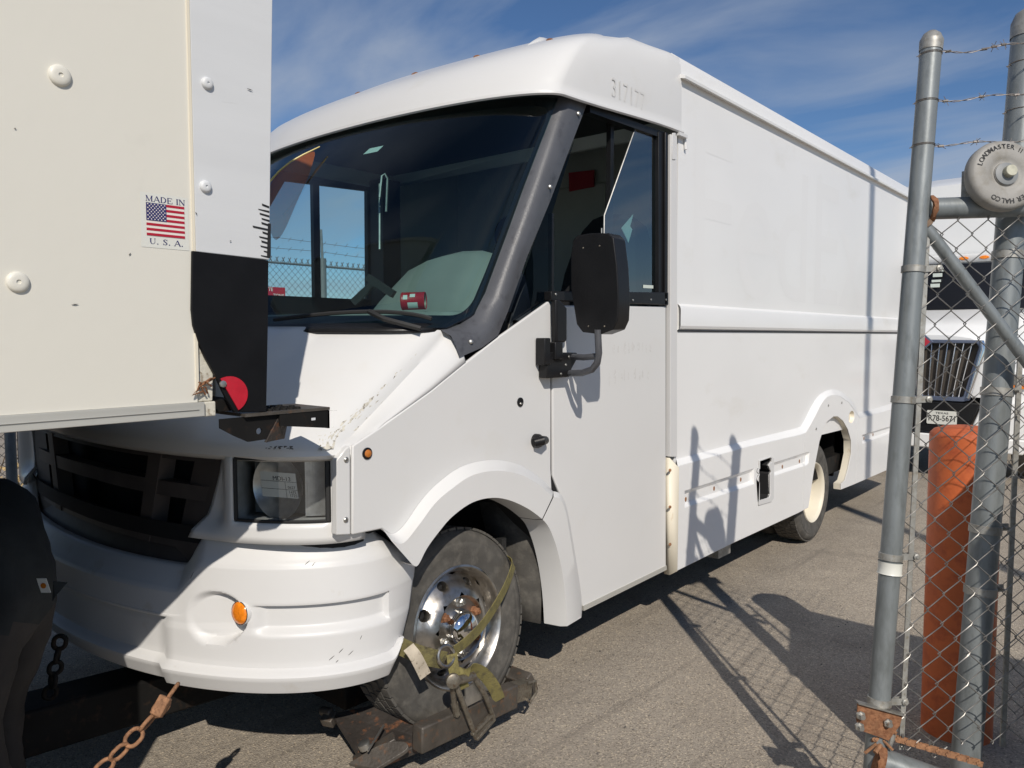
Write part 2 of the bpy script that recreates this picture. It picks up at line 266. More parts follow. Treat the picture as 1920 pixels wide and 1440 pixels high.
    def link(s, name, m, parent=None, smooth=35, bev=0, seg=2, solid=0, label=None, kind=None):
        me = s.mesh(name, m); o = bpy.data.objects.new(name, me); COL.objects.link(o)
        if smooth:
            for p in me.polygons: p.use_smooth = True
            me.set_sharp_from_angle(angle=rad(smooth))
        if solid:
            md = o.modifiers.new('thickness', 'SOLIDIFY'); md.thickness = solid; md.offset = 0
        if bev:
            md = o.modifiers.new('bevel', 'BEVEL'); md.width = bev; md.segments = seg; md.limit_method = 'ANGLE'; md.angle_limit = rad(40); md.harden_normals = False
        if parent: adopt(o, parent)
        if label: o['label'] = label
        if kind: o['kind'] = kind
        return o
def wloc(o):
    m = Matrix.Translation(o.location) @ o.rotation_euler.to_matrix().to_4x4()
    return (wloc(o.parent) @ o.matrix_parent_inverse @ m) if o.parent else m
def adopt(o, parent):
    o.parent = parent; o.matrix_parent_inverse = wloc(parent).inverted()
def thing(name, label, cat, loc, group=None):
    o = bpy.data.objects.new(name, None); COL.objects.link(o); o.location = loc; o.empty_display_size = 0.2
    o['label'] = label; o['category'] = cat
    if group: o['group'] = group
    return o
def tag(o, label, cat, group=None):
    o['label'] = label; o['category'] = cat
    if group: o['group'] = group
    return o
def copy_at(src, delta, parent=None):
    o = src.copy(); COL.objects.link(o); o.location = src.location + V(delta)
    if parent: o.parent = parent
    return o
def lin(a, b, n): return [a + (b-a)*i/n for i in range(n+1)]
def lerp(a, b, t): return a + (b - a)*t
def sstep(a, b, x):
    t = min(1, max(0, (x - a)/(b - a))); return t*t*(3 - 2*t)
def rrect(a0, b0, a1, b1, r, n=4):
    out = []
    for (ca, cb, s) in ((a1-r, b1-r, 0), (a0+r, b1-r, 1), (a0+r, b0+r, 2), (a1-r, b0+r, 3)):
        for i in range(n+1):
            t = pi/2*(s + i/n); out.append((ca + r*cos(t), cb + r*sin(t)))
    return out
def circ(a, b, r, n=16, ry=None): return [(a + r*cos(2*pi*i/n), b + (ry or r)*sin(2*pi*i/n)) for i in range(n)]
def text_mesh(txt, height, origin, right, up, m, name, parent=None, width=None, align='CENTER', bold=0.0, depth=0.0006, lift=0.0):
    """Flat printed lettering: cap height, laid on the plane spanned by right/up at origin."""
    cu = bpy.data.curves.new(name, 'FONT'); cu.body = txt; cu.align_x = align; cu.align_y = 'CENTER'; cu.size = 1.0; cu.offset = bold; cu.extrude = 0.0; cu.resolution_u = 3
    t = bpy.data.objects.new(name, cu); COL.objects.link(t); bpy.context.view_layer.update()
    me = bpy.data.meshes.new_from_object(t.evaluated_get(bpy.context.evaluated_depsgraph_get())); COL.objects.unlink(t); bpy.data.objects.remove(t); bpy.data.curves.remove(cu)
    xs = [v.co.x for v in me.vertices]; ys = [v.co.y for v in me.vertices]; h0 = (max(ys) - min(ys)) or 1; w0 = (max(xs) - min(xs)) or 1
    sy = height/h0; sx = (width/w0) if width else sy; cx = (max(xs)+min(xs))/2 if align == 'CENTER' else (min(xs) if align == 'LEFT' else max(xs)); cy = (max(ys)+min(ys))/2
    r, u = V(right).normalized(), V(up).normalized(); nn = r.cross(u).normalized(); o0 = V(origin) + nn*lift
    for v in me.vertices: v.co = o0 + r*((v.co.x - cx)*sx) + u*((v.co.y - cy)*sy)
    me.materials.clear(); me.materials.append(m)
    o = bpy.data.objects.new(name, me); COL.objects.link(o)
    if parent: adopt(o, parent)
    return o
def struct(o): o['kind'] = 'structure'; return o
def bolt_head(mb, c, axis, r, h=None): mb.lathe(c, axis, [(r, 0), (r, (h or r*0.6)*0.5), (r*0.75, (h or r*0.6)*0.9), (0, (h or r*0.6))], 8)

# ------------------------------------------------------------------ the setting
g = MB(); NG = 40
xs = [-300, -80, -30, -12] + [-6 + 12*i/NG for i in range(NG+1)] + [12, 30, 80, 300]
ys = [-300, -80, -30, -10] + [-4 + 16*i/NG for i in range(NG+1)] + [20, 40, 100, 300]
rg = random.Random(3)
vs = [(x, y, 0.0 if abs(x) > 6 or not -4 <= y <= 12 else 0.004*(sin(x*1.3 + 0.7)*cos(y*1.1)) - 0.004) for x in xs for y in ys]
g.add(vs, [(i*len(ys)+j, (i+1)*len(ys)+j, (i+1)*len(ys)+j+1, i*len(ys)+j+1) for i in range(len(xs)-1) for j in range(len(ys)-1)])
struct(g.link('ground', M['asphalt'], smooth=60))

rg = random.Random(31); m = MB()
for k in range(420):
    x_, y_ = rg.uniform(-0.9, 1.8), rg.uniform(1.2, 6.0); r_ = rg.choice((0.003, 0.004, 0.005, 0.007)); a_ = rg.uniform(0, 6.28)
    m.add([(x_ + r_*cos(a_ + i*2.09)*rg.uniform(0.7, 1.2), y_ + r_*sin(a_ + i*2.09)*rg.uniform(0.7, 1.2), -0.001) for i in range(3)] + [(x_, y_, r_*0.9)], [(0, 1, 3), (1, 2, 3), (2, 0, 3)])
o = m.link('loose_grit', M['grit'], smooth=0, kind='stuff'); o['label'] = 'loose grit scattered over the asphalt between van and gate'

# ------------------------------------------------------------------ step van: body side at x = 0, body width 2.4
XC, W2 = -1.2, 1.2
van = thing('step_van', 'white step van with bare white body and black mirror, front wheels on the wheel lift', 'van', (XC, 4.8, 0))
def P(mb, name, m, **k): return mb.link(name, M[m] if isinstance(m, str) else m, van, **k)
def ell(ph, y0, D, half): return (XC + half*sin(ph), y0 + D*(1 - cos(ph)))      # plan curve of the nose, ph from -90 to 90 degrees
def ell_n(ph, y0, D, half): k = 0.60 if ph < 0 else 1.0; return ell(ph, y0, D*k, half*(1.07 if ph < 0 else 1.0))   # the nose is a little squarer on the passenger side
YB, YE = 3.774, 8.63     # cargo body from/to

# dark inner shell behind the seams, floor, firewall
m = MB(); m.box((-2.36, 2.75, 0.46), (-0.06, 8.58, 0.60)); P(m, 'floor_pan', 'chassis')
m = MB(); m.box((-2.3, 2.0, 0.75), (-0.1, 2.04, 1.50)); P(m, 'firewall', 'seam')
m = MB()
m.plate([(1.572, 1.193), (1.797, 1.305), (2.135, 1.474), (2.613, 1.714), (2.70, 1.70), (3.70, 1.75), (3.70, 0.40), (2.93, 0.38), (2.80, 0.62), (2.72, 0.80), (2.62, 0.93), (2.45, 1.03), (2.25, 1.06), (2.05, 1.02), (1.9, 0.95), (1.64, 0.93)], -0.03, -0.014)
P(m, 'inner_side_panel', 'seam', smooth=0)

# fender side panel (from the hood seam down to the wheel flare)
m = MB()
m.plate([(1.567, 1.24), (1.675, 1.286), (1.921, 1.401), (2.1, 1.497), (2.292, 1.596), (2.617, 1.748), (2.632, 1.733), (2.636, 1.02), (2.644, 0.927), (2.55, 0.974), (2.28, 1.03), (2.05, 0.99), (1.90, 0.92), (1.83, 0.86), (1.722, 0.912), (1.686, 0.94), (1.562, 0.944)], -0.015, 0.0)
P(m, 'fender_panel', 'white', bev=0.005)
# small round amber marker on the fender
m = MB(); m.lathe((0, 1.626, 1.208), (1, 0, 0), [(0.020, -0.002), (0.020, 0.004), (0.014, 0.006)], 20); pm = P(m, 'side_marker', 'black')
m = MB(); m.lathe((0, 1.626, 1.208), (1, 0, 0), [(0.014, 0.004), (0.012, 0.010), (0.006, 0.013), (0, 0.014)], 16); o = m.link('marker_lens', M['amber_dark'], pm)
# round filler hole and black filler cap
m = MB(); m.lathe((0, 2.425, 1.328), (1, 0, 0), [(0.019, 0), (0.019, 0.004), (0.013, 0.005), (0.011, 0.002), (0, 0.002)], 20); kg = P(m, 'grommet', 'black'); m = MB(); m.lathe(V((0, 2.428, 1.321)) + V((0.002, 0, 0)), (1, 0, 0), [(0.006, 0), (0.004, 0.003), (0, 0.004)], 10); m.link('grommet_screw', M['steel'], kg)
m = MB(); c = V((0, 2.527, 1.157)); m.lathe(c, (1, 0, 0), [(0.030, 0), (0.030, 0.018), (0.024, 0.03), (0, 0.034)], 24); m.tube([c + V((0.014, -0.026, -0.004)), c + V((0.034, 0, 0.002)), c + V((0.022, 0.040, 0.0))], [0.020, 0.022, 0.018], 12); P(m, 'fuel_cap', 'black')

# driver door
m = MB()
DOOR = [(2.643, 1.733), (3.629, 1.757), (3.665, 0.351), (2.884, 0.34), (2.776, 0.709), (2.702, 0.904), (2.651, 0.994)]
m.plate(DOOR, -0.016, 0.0); door = P(m, 'door', 'white', bev=0.006, seg=3)
m = MB(); m.plate([(2.884, 0.345), (3.664, 0.357), (3.665, 0.333), (2.888, 0.321)], -0.02, 0.004); m.link('door_bottom_trim', M['alu'], door)
m = MB(); m.plate([(2.62, 1.791), (3.633, 1.83), (3.635, 1.763), (2.621, 1.751)], -0.03, 0.012); sill = m.link('window_sill', M['black'], door, bev=0.004)
for px in ((0, 2.651, 1.779), (0, 3.279, 1.776), (0, 3.453, 1.785), (0, 3.606, 1.79)): m = MB(); bolt_head(m, V(px) + V((0.012, 0, 0)), (1, 0, 0), 0.006); m.link('sill_screw', M['steel'], door)
m = MB(); rd = random.Random(21)
for row, (xa, xb) in enumerate(((1150, 1225), (1142, 1220))):
    ya, yb2 = ((3.124, 1.536) if row == 0 else (3.089, 1.402)), ((3.501, 1.539) if row == 0 else (3.477, 1.408))
    for k in range(9):
        a, z_ = lerp(ya[0], yb2[0], (k + rd.random()*0.6)/9), lerp(ya[1], yb2[1], k/9) + rd.uniform(-0.008, 0.008); w_, h_ = rd.uniform(0.008, 0.018), rd.uniform(0.02, 0.045)
        m.sheet([(a + w_*cos(t)*rd.uniform(0.5, 1), z_ + h_*sin(t)*rd.uniform(0.5, 1)) for t in lin(0, 2*pi, 9)[:-1]], 0.0005)
m.link('adhesive_smudges', M['smudge'], door, smooth=0, kind='stuff')
# vertical black rub strip on the door's leading edge
m = MB(); m.plate([(2.628, 1.755), (2.658, 1.756), (2.712, 1.721), (2.713, 1.586), (2.698, 1.572), (2.633, 1.572)], 0.0, 0.03); m.link('hinge_cover', M['black'], door, bev=0.008, seg=3)
# window frame of the door: front bar, rear channels
m = MB(); m.plate([(3.53, 2.645), (3.629, 2.651), (3.646, 1.761), (3.551, 1.758)], -0.05, 0.0); m.plate([(3.579, 2.649), (3.601, 2.651), (3.618, 1.76), (3.595, 1.759)], 0.0, 0.012); P(m, 'window_channel', 'black', bev=0.003)
m = MB(); m.plate([(2.923, 2.642), (3.629, 2.654), (3.63, 2.621), (2.923, 2.609)], -0.05, -0.004); P(m, 'window_header', 'black')
m = MB(); m.plate([(2.695, 2.135), (2.71, 2.137), (2.712, 1.774), (2.697, 1.773)], -0.065, -0.045); m.box((-0.085, (3.179, 2.449)[0], 1.72), (-0.06, (3.207, 2.454)[0], 2.72)); P(m, 'window_bar', 'black')
# quarter glass and sliding pane
m = MB(); m.sheet([(2.843, 2.481), (2.68, 2.136), (2.675, 1.772), (2.369, 1.639), (2.584, 2.052)], -0.03); P(m, 'quarter_glass', 'glass_dark')
m = MB(); m.sheet([(3.34, 2.631), (3.57, 2.64), (3.591, 1.779), (3.064, 1.777), (3.067, 2.167)], -0.02); pane = P(m, 'sliding_pane', 'glass_side', smooth=0)
m = MB(); m.tube([(-0.02, 3.34, 2.631), (-0.02, 3.067, 2.167), (-0.02, 3.064, 1.777)], 0.004, 6); m.link('pane_edge', M['steel'], pane)
m = MB(); m.sheet([(3.424, 1.86), (3.525, 1.862), (3.525, 1.846), (3.424, 1.844)], -0.018); m.link('glass_stamp', M['paper'], pane, smooth=0)
m = MB(); m.plate([(3.345, 2.206), (3.237, 2.126), (3.302, 2.062), (3.336, 2.131), (3.316, 2.145)], -0.034, -0.031); m.link('torn_label', M['paper'], pane, smooth=0)

# white post and skirt end cap behind the door
m = MB(); m.plate([(3.635, 2.649), (3.703, 2.652), (3.75, 0.942), (3.673, 0.951)], -0.02, 0.012); m.plate([(3.646, 2.657), (3.68, 2.664), (3.683, 2.526), (3.649, 2.521)], 0.012, 0.016); P(m, 'door_post', 'white_worn_dimmed', bev=0.003)
m = MB(); m.loft([[(-0.02, *(3.667, 0.946)), (0.012, *(3.667, 0.946)), (0.047, *(3.707, 0.893))], [(-0.02, *(3.683, 0.302)), (0.012, *(3.683, 0.302)), (0.047, *(3.704, 0.326))]]); P(m, 'skirt_end_cap', 'cream', solid=0.006)
for p in ((0.03, 3.649, 0.883), (0.03, 3.654, 0.683), (0.03, 3.66, 0.478)): m = MB(); bolt_head(m, V(p) - V((0.006, 0, 0)), (0.9, -0.45, 0), 0.009); P(m, 'skirt_bolt', 'rust_chain')

# cargo side panel, belt moulding, roof rail
m = MB(); m.plate([(YB - 0.035, 0.86), (YE, 0.80), (YE, 2.975), (YB - 0.035, 2.965)], -0.03, 0.0); P(m, 'cargo_side_panel', 'white_side', smooth=0)
prof = [(0.0, 1.775), (0.014, 1.762), (0.020, 1.745), (0.020, 1.655), (0.014, 1.640), (0.0, 1.632)]
m = MB(); m.loft([[(x, y, z) for x, z in prof] for y in (YB - 0.02, 5.5, 7.0, YE)]); P(m, 'belt_moulding', 'white_side', smooth=20)
m = MB(); m.box((0.0, YB - 0.02, 1.624), (0.006, YE, 1.631)); P(m, 'belt_shadow_gap', 'seam')
# ghost of removed lettering, one shade off the panel
text_mesh('FedEx', 0.92, (0.0, 5.5, 2.29), (0, 1, 0), (0, 0, 1), M['ghost'], 'ghost_lettering', van, width=3.15, bold=0.0, lift=0.0006)

# skirt panel with wheel arch, access hole and bolt channels
X4 = 0.04
top_out = [(3.762, 0.926), (4.647, 0.933), (5.54, 0.933), (5.636, 0.936), (5.731, 0.984), (5.827, 1.052), (5.926, 1.11), (6.029, 1.149), (6.161, 1.17), (6.299, 1.176), (6.429, 1.165), (6.565, 1.14), (6.781, 1.073), (6.902, 1.02), (6.985, 0.926), (7.806, 0.939), (YE, 0.945)]
top_in = [(3.706, 0.899), (4.597, 0.905), (5.517, 0.892), (5.635, 0.896), (5.731, 0.947), (5.839, 1.014), (5.928, 1.072), (6.008, 1.111), (6.079, 1.131), (6.165, 1.139), (6.28, 1.132), (6.398, 1.116), (6.622, 1.05), (6.785, 0.971), (6.925, 0.897), (7.657, 0.897), (YE, 0.905)]
arch = [(6.475, 0.346), (6.471, 0.395), (6.566, 0.408), (6.642, 0.491), (6.716, 0.617), (6.706, 0.726), (6.613, 0.829), (6.482, 0.911), (6.346, 0.957), (6.242, 0.965), (6.106, 0.939), (6.013, 0.885), (5.936, 0.802), (5.874, 0.683), (5.824, 0.58), (5.776, 0.446), (5.728, 0.325)]
bottom = [(6.798, 0.338), (7.9, 0.325), (YE, 0.33)]
outline = top_in + bottom[::-1] + arch + [(5.522, 0.321), (4.465, 0.328), (3.711, 0.322)]
hole_l = [(3.789, 0.75), (4.719, 0.751), (4.724, 0.653), (3.792, 0.66)]
hole_a = [(4.802, 0.789), (4.977, 0.792), (4.996, 0.782), (4.997, 0.761), (4.961, 0.758), (4.944, 0.742), (4.963, 0.718), (4.991, 0.697), (4.974, 0.681), (4.982, 0.54), (4.964, 0.524), (4.806, 0.532), (4.8, 0.653), (4.756, 0.676), (4.772, 0.695), (4.797, 0.702), (4.762, 0.724), (4.77, 0.744), (4.804, 0.743)]
rim_a = [(4.784, 0.798), (4.986, 0.801), (5.032, 0.781), (5.047, 0.507), (5.002, 0.489), (4.79, 0.5)]
hole_r = [(5.053, 0.746), (5.678, 0.746), (5.723, 0.737), (5.705, 0.664), (5.662, 0.653), (5.058, 0.659)]
fuel_c = (6.703, 0.924)
hole_c = circ(fuel_c[0], fuel_c[1], 0.075, 16, 0.052)
hole_t = [(7.015, 0.741), (8.2, 0.735), (8.2, 0.675), (7.023, 0.665)]
m = MB(); m.plate(outline, X4 - 0.012, X4, [hole_l, hole_a, hole_r, hole_c, hole_t]); skirt = P(m, 'skirt_panel', 'white_side', smooth=0, bev=0.003)
m = MB(); m.loft([[(0.0, a, b) for a, b in top_out], [(X4, a, b) for a, b in top_in]]); m.link('skirt_ledge', M['white_side'], skirt, smooth=50)
m = MB(); m.loft([[(X4 - 0.001, a, b) for a, b in arch], [(-0.02, a, b) for a, b in arch]]); m.link('arch_lip', M['cream'], skirt, smooth=50)
for hole, nm in ((hole_l, 'bolt_channel'), (hole_r, 'bolt_channel'), (hole_t, 'bolt_channel')):
    ca = sum(p[0] for p in hole)/len(hole); cb = sum(p[1] for p in hole)/len(hole)
    m = MB(); inn = [(ca + (a - ca)*0.985, cb + (b - cb)*0.55 - 0.004) for a, b in hole]
    m.loft([[(X4 - 0.002, a, b) for a, b in hole], [(X4 - 0.022, a, b) for a, b in inn]], True); m.sheet(inn, X4 - 0.022); m.link(nm, M['white_side'], skirt, smooth=20)
m = MB(); m.loft([[(X4 - 0.002, a, b) for a, b in hole_c], [(X4 - 0.03, lerp(fuel_c[0], a, 0.8), lerp(fuel_c[1], b, 0.8)) for a, b in hole_c]], True); m.sheet([(lerp(fuel_c[0], a, 0.8), lerp(fuel_c[1], b, 0.8)) for a, b in hole_c], X4 - 0.03); m.tube([(X4 - 0.028, fuel_c[0] - 0.02, fuel_c[1] - 0.01), (X4 - 0.012, fuel_c[0] - 0.02, fuel_c[1] - 0.01)], 0.015, 8); m.link('fuel_recess', M['cream'], skirt)
m = MB(); m.loft([[(X4 - 0.001, a, b) for a, b in hole_a], [(-0.14, a, b) for a, b in hole_a]], True); m.sheet(hole_a, -0.14); m.link('access_opening', M['seam'], skirt, smooth=0)
m = MB(); m.plate(rim_a, X4 + 0.0005, X4 + 0.006, [hole_a]); m.link('access_rim', M['white_worn_dimmed'], skirt, bev=0.003)
for a, b in ((3.841, 0.694), (4.191, 0.701), (4.564, 0.701), (5.249, 0.693), (5.575, 0.69), (7.136, 0.699), (7.41, 0.705)):
    m = MB(); m.plate(circ(a, b, 0.008, 8, 0.013), X4 - 0.024, X4 - 0.018); m.link('channel_clip', M['rust_chain'], skirt)
for a, b in ((6.109, 1.063), (6.429, 1.063), (5.847, 0.904)): m = MB(); bolt_head(m, (X4, a, b), (1, 0, 0), 0.010); m.link('arch_rivet', M['steel'], skirt)
for pa, pb in (((0.04, 5.614, 0.879), (0.04, 5.617, 0.34)), ((0.04, 6.881, 0.891), (0.04, 6.886, 0.343))):
    m = MB(); m.beam(V(pa) + V((0.0003, 0, 0)), V(pb) + V((0.0003, 0, 0)), 0.005, 0.0012, (1, 0, 0)); m.link('panel_joint', M['smudge'], skirt, smooth=0)
m = MB(); m.box((0.0, 8.52, 0.62), (0.046, 8.6, 0.72)); P(m, 'red_side_marker', 'red_refl')
m = MB(); m.box((-0.3, 4.35, 0.235), (-0.02, 4.52, 0.30)); P(m, 'step_bracket', 'galv_dull')

# roof and rails of the cargo body
roof = [(-0.002, 2.965), (0.032, 2.958), (0.034, 2.972), (0.004, 2.985), (0.0, 3.00), (-0.004, 3.045), (-0.018, 3.08), (-0.05, 3.105), (-0.10, 3.115), (-1.2, 3.15)]
roof = roof + [(-2.4 - x, z) for x, z in roof[-2::-1]]
m = MB(); m.loft([[(x, y, z) for x, z in roof] for y in (3.745, 5.4, 7.0, YE)]); m.add([(x, 3.745, z) for x, z in roof], [tuple(range(len(roof)))]); P(m, 'cargo_roof', 'white_side', smooth=30)
m = MB(); m.plate([(-2.4, 0.33), (0.03, 0.33), (0.03, 0.93), (0.0, 0.95), (0.0, 2.98), (-0.05, 3.10), (-2.35, 3.10), (-2.4, 2.98)], 8.60, YE + 0.02, mp=lambda y, a, b: (a, y, b)); P(m, 'rear_wall', 'white_side', bev=0.004)
m = MB(); m.plate([(YB - 0.035, 0.32), (YE, 0.32), (YE, 2.975), (YB - 0.035, 2.965)], -2.40, -2.36); P(m, 'passenger_cargo_panel', 'white_side', smooth=0)
m = MB(); m.plate([(-0.02, 2.9), (-2.38, 2.9), (-2.38, 0.5), (-0.02, 0.5)], 4.42, 4.46, [rrect(-1.62, 0.6, -0.86, 2.62, 0.05)], mp=lambda y, a, b: (a, y, b)); P(m, 'bulkhead', 'cab_wall')
m = MB(); m.plate([(-0.9, 2.64), (-1.6, 2.64), (-1.6, 0.6), (-0.9, 0.6)], 4.40, 4.42, mp=lambda y, a, b: (a, y, b)); P(m, 'bulkhead_door', 'cab_wall', bev=0.01)

# rear wheel (dished dual) and its dark well
def tyre(mb, c, ax, R, w, r):
    h = w/2; mb.lathe(c, ax, [(r - 0.012, -h*0.9), (r + 0.004, -h), (r + 0.03, -h*1.02), ((R+r)/2, -h*1.06), (R - 0.035, -h), (R - 0.012, -h*0.88), (R - 0.002, -h*0.62), (R, 0), (R - 0.002, h*0.62), (R - 0.012, h*0.88), (R - 0.035, h), (R - 0.048, h*1.035), (R - 0.052, h*1.02), (R - 0.058, h*1.045), ((R+r)/2 + 0.012, h*1.06), ((R+r)/2, h*1.045), (r + 0.05, h*1.04), (r + 0.045, h*1.02), (r + 0.03, h*1.025), (r + 0.012, h*0.99), (r + 0.004, h), (r - 0.012, h*0.9)], 64)
def tread(mb, c, ax, R, w, n=60):
    ax = V(ax).normalized(); u = ax.orthogonal().normalized(); v = ax.cross(u); c = V(c)
    for i in range(n):
        a = 2*pi*i/n
        for k, (o, s) in enumerate(((-0.33, 0.09), (-0.12, 0.07), (0.11, 0.07), (0.33, 0.09))):
            b = a + (0.5*2*pi/n if k % 2 else 0); d = u*cos(b) + v*sin(b); t = ax.cross(d)
            p = c + d*(R + 0.001) + ax*(o*w); mb.add([p + sx*ax*s*w + sy*t*R*pi/n*0.80 + d*hh for hh in (-0.008, 0.002) for sx, sy in ((-1, -1), (1, -1), (1, 1), (-1, 1))], [(4, 5, 6, 7)] + [(j, (j+1) % 4, 4+(j+1) % 4, 4+j) for j in range(4)])
RC = (-0.13, 6.02, 0.385)
m = MB(); tyre(m, RC, (1, 0, 0), 0.378, 0.215, 0.235); rw = P(m, 'wheel', 'tyre', smooth=50, label='rear driver side wheel with a dished cream rim')
m = MB(); tread(m, RC, (1, 0, 0), 0.378, 0.215, 54); o = m.link('tread_blocks', M['tyre'], rw, smooth=0, kind='stuff')
m = MB(); m.lathe(RC, (1, 0, 0), [(0.238, 0.10), (0.232, 0.112), (0.222, 0.108), (0.214, 0.085), (0.205, 0.03), (0.195, -0.02), (0.165, -0.055), (0.12, -0.065), (0.11, -0.065), (0.10, -0.03), (0.06, -0.02), (0.0, -0.02)], 48); m.link('rim', M['cream'], rw, smooth=50)
for i in range(6):
    m = MB(); a = 2*pi*i/6; bolt_head(m, V(RC) + V((-0.062, 0.14*cos(a), 0.14*sin(a))), (1, 0, 0), 0.016, 0.02); m.link('wheel_nut', M['steel_dirty'], rw)
for dx in (-0.26, -1.9, -2.16):
    m = MB(); tyre(m, (RC[0] + dx, RC[1], RC[2]), (1, 0, 0), 0.378, 0.215, 0.235); m.lathe((RC[0]+dx, RC[1], RC[2]), (1, 0, 0), [(0.24, 0.09), (0.2, 0.0), (0, 0.0)], 24); P(m, 'wheel', 'tyre', smooth=50)
m = MB(); m.tube([(-2.2, 6.02, 0.39), (-0.2, 6.02, 0.39)], 0.075, 12); m.lathe((-1.2, 6.02, 0.39), (0, 1, 0), [(0.0, -0.2), (0.16, -0.12), (0.18, 0), (0.16, 0.12), (0, 0.2)], 20); P(m, 'rear_axle', 'chassis')
m = MB(); m.box((-0.85, 2.0, 0.52), (-0.75, 8.5, 0.68)); m.box((-1.65, 2.0, 0.52), (-1.55, 8.5, 0.68)); m.box((-0.72, 6.75, 0.4), (-0.12, 6.79, 0.95)); m.box((-0.5, 5.2, 0.80), (-0.12, 6.9, 0.84)); P(m, 'frame_rails', 'chassis')
m = MB(); m.box((-0.3, 6.25, 0.70), (-0.16, 6.35, 0.86), Matrix.Rotation(0.5, 3, 'X')); m.box((-0.34, 6.0, 0.66), (-0.2, 6.5, 0.70)); P(m, 'spring_hanger', 'galv_dull')

# front wheel, sitting on the lift
FC, FA = V((-0.054, 2.121, 0.455)), V((0.9953, -0.021, 0.0949)).normalized()
fc = FC - FA*0.10
m = MB(); tyre(m, fc, FA, 0.385, 0.205, 0.240); fw = P(m, 'wheel', 'tyre', smooth=50, label='front driver side wheel with polished alloy rim and rusty nuts')
m = MB(); tread(m, fc, FA, 0.385, 0.205, 54); m.link('tread_blocks', M['tyre'], fw, smooth=0, kind='stuff')
uu = (V((0, 1, 0)) - V((0, 1, 0)).dot(FA)*FA).normalized(); vv = FA.cross(uu)
def fpt(a, r, off): return FC + FA*off + uu*(r*cos(a)) + vv*(r*sin(a))
prof = [(0.242, -0.012), (0.243, 0.0), (0.234, 0.004), (0.224, -0.004), (0.216, -0.03), (0.208, -0.045)]
m = MB(); m.lathe(FC, FA, prof, 64)
# wheel face: ring from r=.208 to .115 with eight round hand holes
NH = 8
faces_r = [0.208, 0.196, 0.182, 0.160, 0.140, 0.124]; offs = [-0.045, -0.040, -0.030, -0.006, 0.010, 0.014]
def off_at(r):
    for i in range(5):
        if faces_r[i] >= r >= faces_r[i+1]: return lerp(offs[i], offs[i+1], (faces_r[i]-r)/(faces_r[i]-faces_r[i+1]))
    return offs[0] if r > 0.2 else offs[-1]
flat = lambda a, r: (r*cos(a), r*sin(a))
for k in range(NH):
    a0 = 2*pi*k/NH + 0.30; hole = []
    hr, hc = 0.0, 0.178
    ring = [(hc + 0.017*cos(2*pi*i/20), a0 + 0.024*sin(2*pi*i/20)/hc) for i in range(20)]
    da = pi/NH
    def bd(i):   # matching point on the sector border
        t = 2*pi*i/20; cx, sy = cos(t), sin(t); s = max(abs(cx), abs(sy)); cx, sy = cx/s, sy/s
        return (0.178 + (0.030 if cx > 0 else 0.054)*cx, a0 + da*sy)
    border = [bd(i) for i in range(20)]; mid = [((p[0]+q[0])/2, (p[1]+q[1])/2) for p, q in zip(ring, border)]
    L = lambda pts, d=0.0: [fpt(a, r, off_at(r) + d) for r, a in pts]
    m.loft([L(border), L(mid), L(ring), L([(0.178 + (r-0.178)*0.88, a0 + (a-a0)*0.88) for r, a in ring], -0.006), L([(0.178 + (r-0.178)*0.86, a0 + (a-a0)*0.86) for r, a in ring], -0.03)], True)
m.lathe(FC, FA, [(0.124, 0.014), (0.118, 0.010), (0.112, -0.004), (0.09, -0.006), (0.07, -0.004)], 64)
fr = m.link('rim', M['chrome'], fw, smooth=40)
m = MB(); m.lathe(FC, FA, [(0.20, -0.06), (0.15, -0.05), (0, -0.05)], 24); m.link('brake_drum', M['seam'], fw)
m = MB(); m.lathe(FC, FA, [(0.072, -0.008), (0.070, 0.02), (0.066, 0.034), (0.055, 0.050), (0.035, 0.060), (0, 0.064)], 40); m.link('hub_cap', M['chrome_clean'], fw, smooth=60)
for k in range(6):
    m = MB(); p = fpt(2*pi*k/6 + 0.42, 0.097, -0.006); m.lathe(p, FA, [(0.021, 0), (0.021, 0.004), (0.0165, 0.006), (0.0165, 0.022), (0.012, 0.026), (0.008, 0.027), (0.008, 0.034), (0, 0.035)], 6); m.link('wheel_nut', M['rust'] if k in (0, 5, 2) else M['steel'], fw, smooth=25)
m = MB(); tyre(m, (-2.25, 2.121, 0.455), (1, 0, 0), 0.385, 0.205, 0.24); m.lathe((-2.25, 2.121, 0.455), (1, 0, 0), [(0.24, -0.09), (0.2, 0), (0, 0)], 24); P(m, 'wheel', 'tyre', smooth=50)
m = MB(); m.tube([(-2.2, 2.12, 0.44), (-0.2, 2.12, 0.44)], 0.06, 10); P(m, 'front_axle', 'chassis')

# front wheel flare: two mouldings with a bright upper chamfer
def dens(pts, n=5):
    P_ = [V(p) for p in pts]; out = []
    for i in range((len(P_)-1)*n + 1):
        k = min(i//n, len(P_)-2); t = i/n - k; p0, p1, p2, p3 = P_[max(k-1, 0)], P_[k], P_[k+1], P_[min(k+2, len(P_)-1)]
        out.append(tuple(0.5*((2*p1) + (p2-p0)*t + (2*p0-5*p1+4*p2-p3)*t*t + (3*p1-p0-3*p2+p3)*t**3)))
    return out
def flare(outer, ridge, inner, nm):
    outer, ridge, inner = dens(outer), dens(ridge), dens(inner)
    m = MB(); m.loft([[(0.001, a, b) for a, b in outer], [(0.050, a, b) for a, b in ridge], [(0.052, a, b) for a, b in inner], [(0.02, lerp(a, 2.25, 0.02), b - 0.006) for a, b in inner], [(-0.06, lerp(a, 2.25, 0.05), b - 0.008) for a, b in inner]])
    return P(m, nm, 'white', smooth=32)
